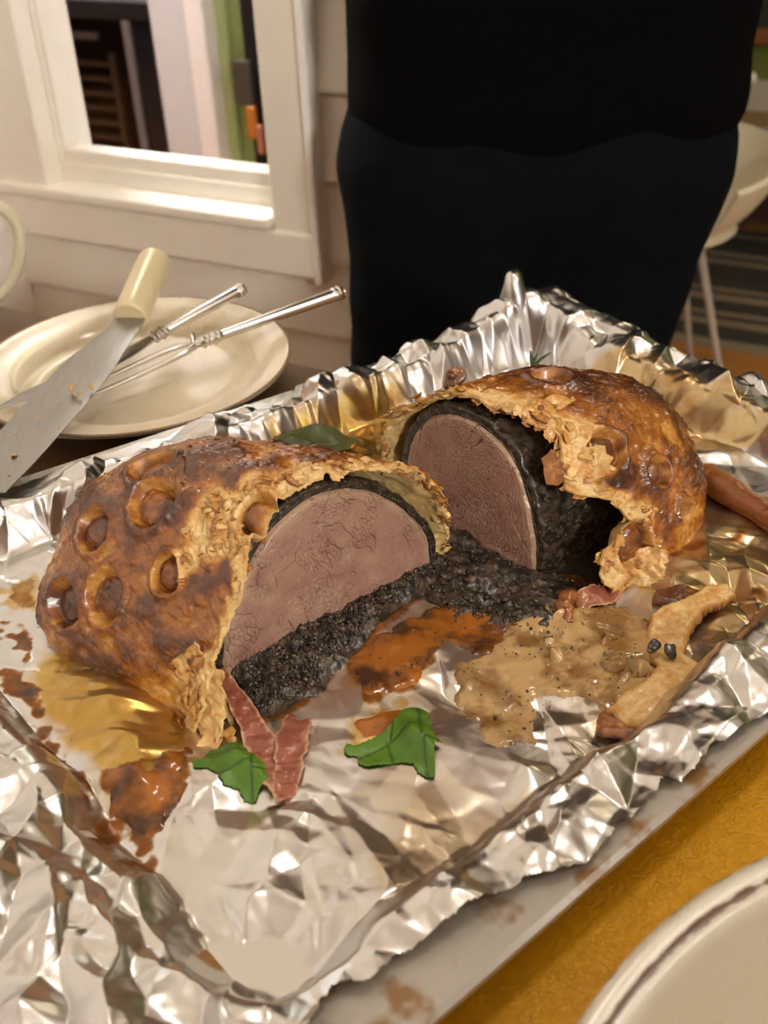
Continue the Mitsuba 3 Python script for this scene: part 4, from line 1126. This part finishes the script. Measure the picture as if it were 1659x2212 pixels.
# browned roll of pastry running out of the picture on the right
k = thing('pastry_roll', 'browned rolled strip of pastry on the foil behind the right wellington half', 'pastry')
P = spline(TP(np.array([.398, .392, .386, .380, .374]), np.array([.094, .068, .040, .010, -.008]), np.array([.017, .0168, .0165, .0165, .0168])), 120)
m = sweep(P, .0092 * (1 + .10 * np.sin(np.linspace(0, 9, 120))) * np.r_[np.linspace(.5, 1, 8), np.ones(104), np.linspace(1, .6, 8)], 40, .82)
v = np.array(m.vertices); nn = vnormals(v, m.faces); v += nn * (.0022 * (meshkit.fbm(v / .012, 3, 6) - .5) + .0008 * (meshkit.fbm(v / .003, 2, 7) - .5))[:, None]
put(k, trimesh.Trimesh(v, m.faces, process=False), 'roll_brown', True)


# leaves
def leaf(key, label, out, ctr, fold, seed, zoff, veins, bsdf='parsley'):
    pg = shapely.Polygon(out); h_ = .0006; x0, y0, x1, y1 = pg.bounds
    gx, gy = np.meshgrid(np.arange(x0 - .002, x1 + .002, h_), np.arange(y0 - .002, y1 + .002, h_), indexing='ij')
    sd = shapely.distance(shapely.points(gx, gy), pg.exterior) * np.where(shapely.contains_xy(pg, gx, gy), 1, -1); keep = sd > 0
    f = grid_faces(*gx.shape); f = f[keep.ravel()[f].all(1)]; uq = np.unique(f); rm = -np.ones(gx.size, int); rm[uq] = np.arange(len(uq)); f = rm[f]
    z_ = np.maximum(gaussian_filter(fz(gx, gy), 4), fz(gx, gy)) + zoff + fold(gx, gy) + .0012 * (meshkit.fbm(np.stack([gx, gy, gx * 0], -1) / .008, 2, seed) - .5)
    vd = np.full(gx.shape, 9.0)
    for a, b in veins: vd = np.minimum(vd, shapely.distance(shapely.points(gx, gy), shapely.LineString([a, b])))
    z_ = z_ - .0006 * np.exp(-(vd / .0007) ** 2); n = len(uq)
    vt = TP(gx.ravel()[uq], gy.ravel()[uq], z_.ravel()[uq]); vb = vt - [0, 0, .0004]
    ed = np.vstack([f[:, [0, 1]], f[:, [1, 2]], f[:, [2, 0]]]); code = ed[:, 0] * n + ed[:, 1]; bd = ed[~np.isin(code, ed[:, 1] * n + ed[:, 0])]
    F = np.vstack([f, f[:, ::-1] + n, np.stack([bd[:, 1], bd[:, 0], bd[:, 0] + n], 1), np.stack([bd[:, 1], bd[:, 0] + n, bd[:, 1] + n], 1)])
    u_ = np.exp(-(vd / .0009) ** 2).ravel()[uq] * .4 + .5 * (meshkit.fbm(np.stack([gx, gy, gx * 0], -1) / .01, 2, seed + 3)).ravel()[uq]
    M = trimesh.Trimesh(np.vstack([vt, vb]), F, process=False)
    if M.volume < 0: M.invert()
    k = thing(key, label, 'leaf'); put(k, M, bsdf, True, uv=np.stack([np.r_[u_, u_], np.zeros(2 * n)], 1))


leaf('parsley_leaf', 'bright green parsley leaf with toothed lobes on the bare foil', [(.085, .064), (.089, .066), (.091, .063), (.098, .062), (.106, .060), (.113, .0605), (.122, .064), (.129, .060), (.130, .055), (.124, .046), (.121, .040), (.121, .035), (.117, .036), (.114, .033), (.110, .028), (.106, .024), (.103, .026), (.1015, .031), (.103, .036), (.100, .040), (.094, .045), (.087, .050), (.0855, .054), (.088, .057), (.0845, .060)],
     None, lambda x, y: .0075 * np.exp(-(((x - .114) / .006) ** 2 + ((y - .044) / .020) ** 2)) + .0045 * np.exp(-(((x - .125) / .006) ** 2 + ((y - .056) / .01) ** 2)), 5, .0012, [((.086, .057), (.120, .050)), ((.120, .050), (.104, .027)), ((.120, .050), (.127, .058)), ((.105, .054), (.112, .060)), ((.103, .054), (.098, .044)), ((.113, .041), (.120, .037))])
leaf('parsley_leaf', 'dark green parsley leaf half hidden under the prosciutto strip', [(.030, .107), (.034, .104), (.040, .107), (.046, .103), (.054, .100), (.062, .092), (.060, .082), (.056, .076), (.050, .074), (.044, .073), (.039, .070), (.036, .074), (.037, .080), (.033, .085), (.034, .092), (.032, .098), (.028, .102)],
     None, lambda x, y: .003 * np.exp(-(((x - .048) / .004) ** 2)) - .0 * x, 7, .0010, [((.058, .098), (.038, .071)), ((.050, .088), (.034, .092)), ((.047, .084), (.055, .077)), ((.053, .092), (.040, .104))])
leaf('sage_leaf', 'olive green leaf on the foil behind the left wellington half', [(.215, .300), (.232, .306), (.250, .303), (.268, .294), (.276, .280), (.262, .274), (.240, .280), (.220, .288)], None, lambda x, y: .010 * np.exp(-(((y - .300) / .010) ** 2)), 9, .0030, [((.216, .296), (.274, .279))], 'sage')

# ------------------------------------------------------------------ plate, cutlery, jug, bowl
PC = np.array([-.187, .7600])
k = thing('dinner_plate', 'cream stoneware dinner plate with a thin brown rim, carving tools resting on it', 'plate')
pp_ = [(0, .0075), (.055, .0078), (.074, .0088), (.084, .0120), (.092, .0180), (.104, .0222), (.116, .0252), (.1195, .0262), (.1208, .0255), (.1205, .0238), (.112, .0205), (.098, .0160), (.086, .0085), (.078, .0030), (.066, .0010), (.060, .0012), (.058, .0035), (0, .0038)]
pr_ = np.array(relin(np.array(pp_), 140)); pr_[0, 0] = pr_[-1, 0] = .0002
m = lathe(pr_, 160); v = np.array(m.vertices) + [PC[0], PC[1], TZ + .0003]; m = trimesh.Trimesh(v, m.faces, process=False)
if m.volume < 0: m.invert()
part(k, 'dish', m, 'stoneware', True)
th = np.linspace(0, 2 * np.pi, 161)[:-1]; ring = np.stack([PC[0] + .1200 * np.cos(th), PC[1] + .1200 * np.sin(th), np.full(160, TZ + .0258)], 1)
rb = lathe([(.1192, .0263), (.1202, .0264), (.1211, .0258), (.1211, .0248), (.1204, .0250)], 160); rb.vertices = np.array(rb.vertices) + [PC[0], PC[1], TZ + .0004]
part(k, 'rim_band', rb, 'stoneware_rim', True, label='thin brown glaze line on the rim')


def Z_(p): return np.array([p[0], p[1], TZ + p[2]])


def blade(pts, widths, thick, up, nv=12):
    """flat blade along a centre line; pts (n,3), widths (n,)"""
    P = spline(pts, 80); W_ = np.interp(np.linspace(0, 1, 80), np.linspace(0, 1, len(widths)), widths); L_ = np.interp
    t = np.gradient(P, axis=0); t /= np.linalg.norm(t, axis=1, keepdims=True); b = np.cross(t, up); b /= np.linalg.norm(b, axis=1, keepdims=True); n = np.cross(b, t)
    y = np.linspace(-1, 1, nv); top = P[:, None] + b[:, None] * (y[None] * W_[:, None] / 2)[..., None] + n[:, None] * (thick * (1 - .7 * np.abs(y) ** 4))[None, :, None]
    bot = P[:, None] + b[:, None] * (y[None] * W_[:, None] / 2)[..., None] - n[:, None] * (thick * (1 - .7 * np.abs(y) ** 4))[None, :, None]
    f = grid_faces(80, nv); q = 80 * nv; e = np.r_[np.arange(nv), np.arange(1, 80) * nv + nv - 1, 79 * nv + np.arange(nv - 2, -1, -1), np.arange(78, 0, -1) * nv]; en = np.roll(e, -1)
    F = np.vstack([f, f[:, ::-1] + q, np.stack([e, e + q, en], 1), np.stack([en, e + q, en + q], 1)])
    M = trimesh.Trimesh(np.vstack([top.reshape(-1, 3), bot.reshape(-1, 3)]), F, process=False)
    if M.volume < 0: M.invert()
    return M


# wide serving knife lying across the near rim of the plate, its tip over the tray side
k = thing('serving_knife', 'wide steel serving knife with a cream cylindrical handle and pastry crumbs on its blade', 'knife')
tip, mid, neck, hend = Z_((-.246, .560, .0365)), Z_((-.2165, .690, .0400)), Z_((-.1905, .7800, .0480)), Z_((-.1805, .8640, .0640))
ax = (hend - neck) / np.linalg.norm(hend - neck)
bl = blade([tip, tip + (mid - tip) * .5, mid, mid + (neck - mid) * .55, neck, neck + ax * .012], [.036, .0405, .0425, .0425, .0435, .0430, .0420, .0340, .0262, .0235], .0009, (0, 0, 1))
part(k, 'blade', bl, 'blade_steel', 40)
path = [neck + ax * x for x in (0.004, .006, .012, .04, .082, .086, .0875)]
m = sweep(path, [.0118, .0132, .0136, .0138, .0138, .0134, .0120], 40); part(k, 'handle', m, 'handle_cream', 40, label='cream handle')
m = sweep([neck + ax * x for x in (.0872, .0882, .0888)], [.0112, .0108, .0090], 40); part(k, 'end_cap', m, 'bright_steel', 40)
r = RNG(31); bn = np.array([0, 0, 1.0])
for q, (u_, w_, s_) in enumerate([(.50, .012, .0016), (.53, .004, .0022), (.54, .016, .0024), (.525, .0185, .0015), (.51, .008, .0012), (.44, .004, .0014), (.36, -.002, .0016), (.40, -.012, .0010), (.28, -.008, .0008), (.16, .004, .0022), (.09, -.010, .0020), (.30, .019, .0018), (.06, .012, .0010)]):
    c_ = tip + (neck - tip) * u_; c_ = c_ + np.array([w_, 0, .0017])
    v, f, sh = lumps(c_[None], np.array([s_]), 700 + q, 2, .5); part(k, 'crumb', trimesh.Trimesh(v, f, process=False), 'crumb_gold', True, label='golden pastry crumb')


def ornate(P0, P1, r0, r1, n=200):
    """silver handle with turned rings near its root and a stepped end"""
    t = np.linspace(0, 1, n); R_ = r0 + (r1 - r0) * t
    R_ = R_ * (1 + .0 * t)
    for c_, w_, a_ in ((.03, .012, .55), (.065, .010, .35), (.10, .012, .65), (.135, .008, .3), (.94, .010, .22), (.97, .008, .30)): R_ = R_ + r0 * a_ * np.exp(-((t - c_) / w_) ** 2)
    R_[-1] *= .55; R_[0] *= .6
    return sweep(P0 + (P1 - P0) * t[:, None], R_, 28, .8)


k = thing('carving_fork', 'silver two pronged carving fork with a ringed handle on the right of the plate', 'carving fork')
j0, e0 = Z_((-.137, .768, .0325)), Z_((-.0255, .8375, .0410))
part(k, 'handle', ornate(j0, e0, .0042, .0062), 'bright_steel', 40)
jd = (j0 - e0) / np.linalg.norm(j0 - e0); sd_ = np.cross(jd, [0, 0, 1]); sd_ /= np.linalg.norm(sd_)
part(k, 'guard', sweep([j0 + sd_ * .010 + [0, 0, .004], j0 + jd * .004, j0 - sd_ * .010 + [0, 0, .004]], [.0016, .0028, .0016], 14), 'bright_steel', 40)
for s_ in (-1, 1):
    P = spline([j0, j0 + jd * .012 + sd_ * s_ * .006, j0 + jd * .035 + sd_ * s_ * .0085 - [0, 0, .002], j0 + jd * .085 + sd_ * s_ * .0080 - [0, 0, .006], j0 + jd * .135 + sd_ * s_ * .0070 - [0, 0, .006]], 60)
    part(k, 'prong', sweep(P, np.linspace(.0026, .0009, 60), 14), 'bright_steel', 40)
k = thing('carving_knife', 'silver handled carving knife half hidden under the serving knife', 'carving knife')
j1, e1_ = Z_((-.176, .785, .0310)), Z_((-.1085, .8520, .0420))
part(k, 'handle', ornate(j1, e1_, .0042, .0060), 'bright_steel', 40)
kt = Z_((-.2685, .6815, .0290))
part(k, 'blade', blade([j1, j1 + (kt - j1) * .3 - [0, 0, .003], j1 + (kt - j1) * .7 - [0, 0, .001], kt], [.010, .016, .018, .018, .017, .014, .003], .0009, (0, 0, 1)), 'blade_steel', 40)

k = thing('jug', 'cream glazed jug with a looped handle at the left edge behind the plate', 'jug')
jc = np.array([-.405, .893, TZ])
jp = [(0, .0), (.040, .0), (.052, .004), (.064, .030), (.066, .065), (.056, .100), (.046, .118), (.046, .128), (.050, .136), (.0465, .136), (.043, .128), (.043, .118), (.053, .098), (.062, .064), (.060, .032), (.049, .008), (0, .006)]
jp = relin(np.array(jp) * [1, .76], 120); jp[0, 0] = jp[-1, 0] = .0002
m = lathe(jp, 80); m.vertices = np.array(m.vertices) + jc
if m.volume < 0: m.invert()
part(k, 'body', m, 'jug_glaze', True)
hd = np.array([.935, .355, 0])
P = spline([jc + hd * .045 + [0, 0, .088], jc + hd * .062 + [0, 0, .1005], jc + hd * .084 + [0, 0, .1010], jc + hd * .102 + [0, 0, .084], jc + hd * .1025 + [0, 0, .060], jc + hd * .090 + [0, 0, .033], jc + hd * .066 + [0, 0, .014]], 90)
part(k, 'handle', sweep(P, np.interp(np.linspace(0, 1, 90), [0, .3, .6, 1], [.0062, .0056, .0056, .0046]), 24, .78, up=np.cross(hd, [0, 0, 1])), 'jug_glaze', 40)

k = thing('serving_bowl', 'large cream stoneware bowl with a speckled brown line round its rim on the yellow cover', 'bowl')
BC = np.array([.1930, .0665]); BR = .182; BH = .075
bp = [(.0, .006), (.075, .006), (.080, .002), (.086, .002), (.092, .010), (.130, .024), (.160, .046), (BR - .004, BH - .006), (BR, BH - .0015), (BR - .0022, BH), (BR - .006, BH - .0006), (BR - .0075, BH - .0035), (BR - .0095, BH - .0030), (BR - .013, BH - .0065), (.150, .046), (.120, .028), (.080, .016), (0, .0125)]
bp = relin(np.array(bp), 240); bp[0, 0] = bp[-1, 0] = .0002
m = lathe(bp, 200); uvr = np.repeat(np.clip(1 - np.abs(bp[:, 0] - (BR - .0075)) / .0022, 0, 1) * (bp[:, 1] > .06), 200)
uvr = np.maximum(uvr, np.repeat(np.clip(1 - np.abs(bp[:, 0] - (BR - .0005)) / .0016, 0, 1) * (bp[:, 1] > .065) * .75, 200))
m.vertices = np.array(m.vertices) + [BC[0], BC[1], TZ + .0042]
if m.volume < 0: m.invert()
rim_unshaded = np.repeat(ss(BR - .014, BR - .008, bp[:, 0]) * (bp[:, 1] > .05), 200)  # pale at the rim only; the shade inside the bowl is put into the colour
put(k, m, 'shaded_bowl_glaze', True, uv=np.stack([uvr, rim_unshaded], 1))

# ------------------------------------------------------------------ the person standing behind the table
PX, PY = .176, 1.115


def body_sdf(prims, kblend):
    pr2 = [(np.array(a), np.array(b), ra, rb, np.array(sc)) for a, b, ra, rb, sc in prims]

    def fn(P):
        P = np.atleast_2d(P); d = None
        for a, b, ra, rb, sc in pr2:
            q = (P - a) / sc; ab = (b - a) / sc; L2 = max(float(ab @ ab), 1e-12)
            h_ = np.clip((q @ ab) / L2, 0, 1); dist = np.linalg.norm(q - h_[:, None] * ab, axis=1) - (ra + (rb - ra) * h_); dist = dist * min(sc)
            if d is None: d = dist
            else:
                hh = np.clip(.5 + .5 * (d - dist) / kblend, 0, 1); d = d * (1 - hh) + dist * hh - kblend * hh * (1 - hh)
        return d
    return fn


def surface(fn, lo, hi, h_):
    """surface nets on a grid: the zero set of fn as a closed mesh"""
    ax_ = [np.arange(l, u + h_, h_) for l, u in zip(lo, hi)]; G = np.stack(np.meshgrid(*ax_, indexing='ij'), -1)
    Fv = fn(G.reshape(-1, 3)).reshape(G.shape[:3]); nx_, ny_, nz_ = Fv.shape
    ins = Fv < 0
    c = np.zeros((nx_ - 1, ny_ - 1, nz_ - 1), int)
    for i in (0, 1):
        for j in (0, 1):
            for l in (0, 1): c += ins[i:nx_ - 1 + i, j:ny_ - 1 + j, l:nz_ - 1 + l]
    act = (c > 0) & (c < 8); ids = -np.ones(act.shape, int); ids[act] = np.arange(act.sum()); I = np.argwhere(act)
    acc = np.zeros((len(I), 3)); cnt = np.zeros(len(I))
    for axn in range(3):
        for o1 in (0, 1):
            for o2 in (0, 1):
                o = [o1, o2]; o.insert(axn, 0); p0 = I + o; p1 = p0.copy(); p1[:, axn] += 1
                f0 = Fv[tuple(p0.T)]; f1 = Fv[tuple(p1.T)]; x_ = (f0 < 0) != (f1 < 0); t_ = np.where(x_, f0 / np.where(x_, f0 - f1, 1), 0)
                pt = G[tuple(p0.T)].copy(); pt[:, axn] += t_ * h_; acc += pt * x_[:, None]; cnt += x_
    V_ = acc / cnt[:, None]; F_ = []
    for axn in range(3):
        a_, b_ = [q for q in range(3) if q != axn]; sl0 = [slice(None)] * 3; sl1 = [slice(None)] * 3; sl0[axn] = slice(0, -1); sl1[axn] = slice(1, None)
        E_ = np.argwhere(ins[tuple(sl0)] != ins[tuple(sl1)]); E_ = E_[(E_[:, a_] > 0) & (E_[:, b_] > 0) & (E_[:, a_] < Fv.shape[a_] - 1) & (E_[:, b_] < Fv.shape[b_] - 1)]
        quad = []
        for da, db in ((0, 0), (-1, 0), (-1, -1), (0, -1)):
            q = E_.copy(); q[:, a_] += da; q[:, b_] += db; quad.append(ids[tuple(q.T)])
        Q = np.stack(quad, 1); fl = ins[tuple(E_.T)] ^ (axn == 1); Q = np.where(fl[:, None], Q, Q[:, ::-1]); F_.append(Q)
    Q = np.vstack(F_); M = trimesh.Trimesh(V_, np.vstack([Q[:, [0, 1, 2]], Q[:, [0, 2, 3]]]), process=False)
    if M.volume < 0: M.invert()
    return trimesh.smoothing.filter_taubin(M, iterations=8)


def J(x, y, z): return np.array([PX + x, PY + y, z])


fl = (1, .72, 1)
jeans = [(J(-.070, .015, .90), J(.070, .015, .90), .102, .102, (1, .85, 1)), (J(-.070, .01, .80), J(.062, .01, .80), .127, .127, (1, .84, .9)),
         (J(-.092, .0, .80), J(-.112, -.005, .50), .108, .094, (1, .92, 1)), (J(-.112, -.005, .50), J(-.130, .01, .10), .094, .066, (1, 1, 1)),
         (J(.080, .0, .80), J(.066, -.005, .50), .112, .070, (1, .92, 1)), (J(.066, -.005, .50), J(.080, .01, .10), .070, .060, (1, 1, 1))]
jf0 = body_sdf(jeans, .035)
def jf(P):
    fold = .006 * (meshkit.fbm(P / np.array([.10, .10, .035]), 3, 3) - .5) + .005 * (meshkit.fbm(P / .08, 2, 4) - .5)
    fly = .0025 * np.exp(-((P[:, 0] - PX - .012 * np.sin(P[:, 2] * 9)) / .006) ** 2) * ((P[:, 2] > .70) & (P[:, 2] < .80) & (P[:, 1] < PY))
    cut = np.maximum(.055 - P[:, 2], P[:, 2] - .93)
    return np.maximum(jf0(P) - fold - fly, cut)


hood = [(J(-.083, .01, .96), J(.095, .01, .96), .108, .108, (1, 1.02, 1)), (J(-.085, .01, 1.12), J(.090, .01, 1.12), .112, .112, (1, .92, 1)), (J(-.105, .015, 1.34), J(.105, .015, 1.34), .108, .108, (1, .92, 1)),
        (J(-.09, .02, 1.42), J(.09, .02, 1.42), .075, .075, (1, 1, 1)),
        (J(-.185, .02, 1.41), J(-.262, -.02, 1.175), .064, .056, (1, 1, 1)), (J(-.262, -.02, 1.175), J(-.060, -.190, 1.215), .056, .044, (1, 1, 1)),
        (J(.185, .02, 1.41), J(.262, -.02, 1.175), .064, .056, (1, 1, 1)), (J(.262, -.02, 1.175), J(.060, -.185, 1.270), .056, .044, (1, 1, 1))]
hf0 = body_sdf(hood, .030)
def hf(P):
    fold = .007 * (meshkit.fbm(P / np.array([.09, .09, .05]), 3, 13) - .5)
    hem = .826 + .020 * np.clip(np.abs(P[:, 0] - PX) / .2, 0, 1.2) - .004 + .0015 * np.sin((P[:, 0] - PX) * 22)
    flare = .010 * np.exp(-((P[:, 2] - .85) / .03) ** 2)
    return np.maximum(hf0(P) - fold - flare * 0, hem - P[:, 2])


hood.insert(0, (J(-.088, .01, .87), J(.098, .01, .87), .106, .106, (1, 1.05, 1))); hf0 = body_sdf(hood, .030)
pk = thing('person', 'person in a black hooded top and dark navy jeans standing behind the table', 'person')
sk = [(J(-.07, .01, .90), J(.07, .01, .90), .100, .100, (1, .75, 1)), (J(-.06, .015, 1.15), J(.06, .015, 1.15), .085, .085, (1, .8, 1)), (J(-.10, .02, 1.36), J(.10, .02, 1.36), .080, .080, (1, .85, 1)), (J(0, .025, 1.42), J(0, .012, 1.53), .058, .050, (1, 1, 1)),
      (J(0, .005, 1.655), J(0, -.004, 1.60), .088, .070, (.86, 1, 1.1)), (J(0, -.015, 1.575), J(0, -.040, 1.555), .050, .030, (1, 1, 1)), (J(0, -.085, 1.640), J(0, -.104, 1.605), .010, .014, (1, 1, 1)),
      (J(-.080, .01, 1.62), J(-.082, .012, 1.60), .016, .013, (.5, 1, 1.4)), (J(.080, .01, 1.62), J(.082, .012, 1.60), .016, .013, (.5, 1, 1.4)), (J(-.018, -.082, 1.570), J(.018, -.082, 1.570), .010, .010, (1, 1, .7)),
      (J(-.185, .02, 1.40), J(-.262, -.02, 1.18), .044, .036, (1, 1, 1)), (J(-.262, -.02, 1.18), J(-.045, -.195, 1.22), .036, .026, (1, 1, 1)), (J(.185, .02, 1.40), J(.262, -.02, 1.18), .044, .036, (1, 1, 1)), (J(.262, -.02, 1.18), J(.045, -.19, 1.272), .036, .026, (1, 1, 1)),
      (J(-.035, -.200, 1.225), J(.030, -.222, 1.235), .030, .026, (1, .6, 1.1)), (J(.035, -.195, 1.275), J(-.035, -.218, 1.285), .030, .026, (1, .6, 1.1)),
      (J(-.092, .0, .80), J(-.118, .0, .50), .085, .056, (1, 1, 1)), (J(-.118, .0, .50), J(-.130, .01, .09), .055, .038, (1, 1, 1)), (J(.080, .0, .80), J(.066, .0, .50), .085, .056, (1, 1, 1)), (J(.066, .0, .50), J(.080, .01, .09), .055, .038, (1, 1, 1))]
for hnd, (x0, sgn, zb) in enumerate(((.030, 1, 1.235), (-.035, -1, 1.285))):
    for q in range(4):
        zq = zb + .026 - q * .017; L_ = [.056, .064, .060, .046][q]
        sk.append((J(x0, -.224, zq), J(x0 + sgn * L_ * .55, -.222, zq - .002), .0090, .0085, (1, 1, 1))); sk.append((J(x0 + sgn * L_ * .55, -.222, zq - .002), J(x0 + sgn * L_, -.205, zq - .004), .0085, .0070, (1, 1, 1)))
    sk.append((J(x0 - sgn * .045, -.212, zb + .018), J(x0 - sgn * .010, -.228, zb + .048), .0105, .0085, (1, 1, 1)))
part(pk, 'body', surface(body_sdf(sk, .012), J(-.34, -.27, .05), J(.34, .14, 1.80), .0085), 'skin', True)
part(pk, 'jeans', surface(jf, J(-.26, -.17, .03), J(.26, .18, 1.03), .0085), 'jeans_navy', True, label='dark navy jeans')
part(pk, 'hooded_top', surface(hf, J(-.36, -.27, .78), J(.36, .18, 1.53), .0085), 'hoodie_black', True, label='black hooded top')
hr = [(J(0, .022, 1.690), J(0, .030, 1.640), .092, .086, (.88, 1, 1)), (J(-.05, -.03, 1.735), J(.05, -.03, 1.735), .035, .035, (1, 1.2, .8))]
part(pk, 'hair', surface(body_sdf(hr, .02), J(-.15, -.15, 1.5), J(.15, .17, 1.83), .007), 'hair', True)
for s_ in (-.130, .080):
    part(pk, 'shoe', surface(body_sdf([(J(s_, .03, .045), J(s_ + .01 * np.sign(s_), -.14, .036), .045, .036, (1, 1, .95))], .01), J(s_ - .1, -.22, -.02), J(s_ + .1, .12, .12), .006), 'shoe', True)
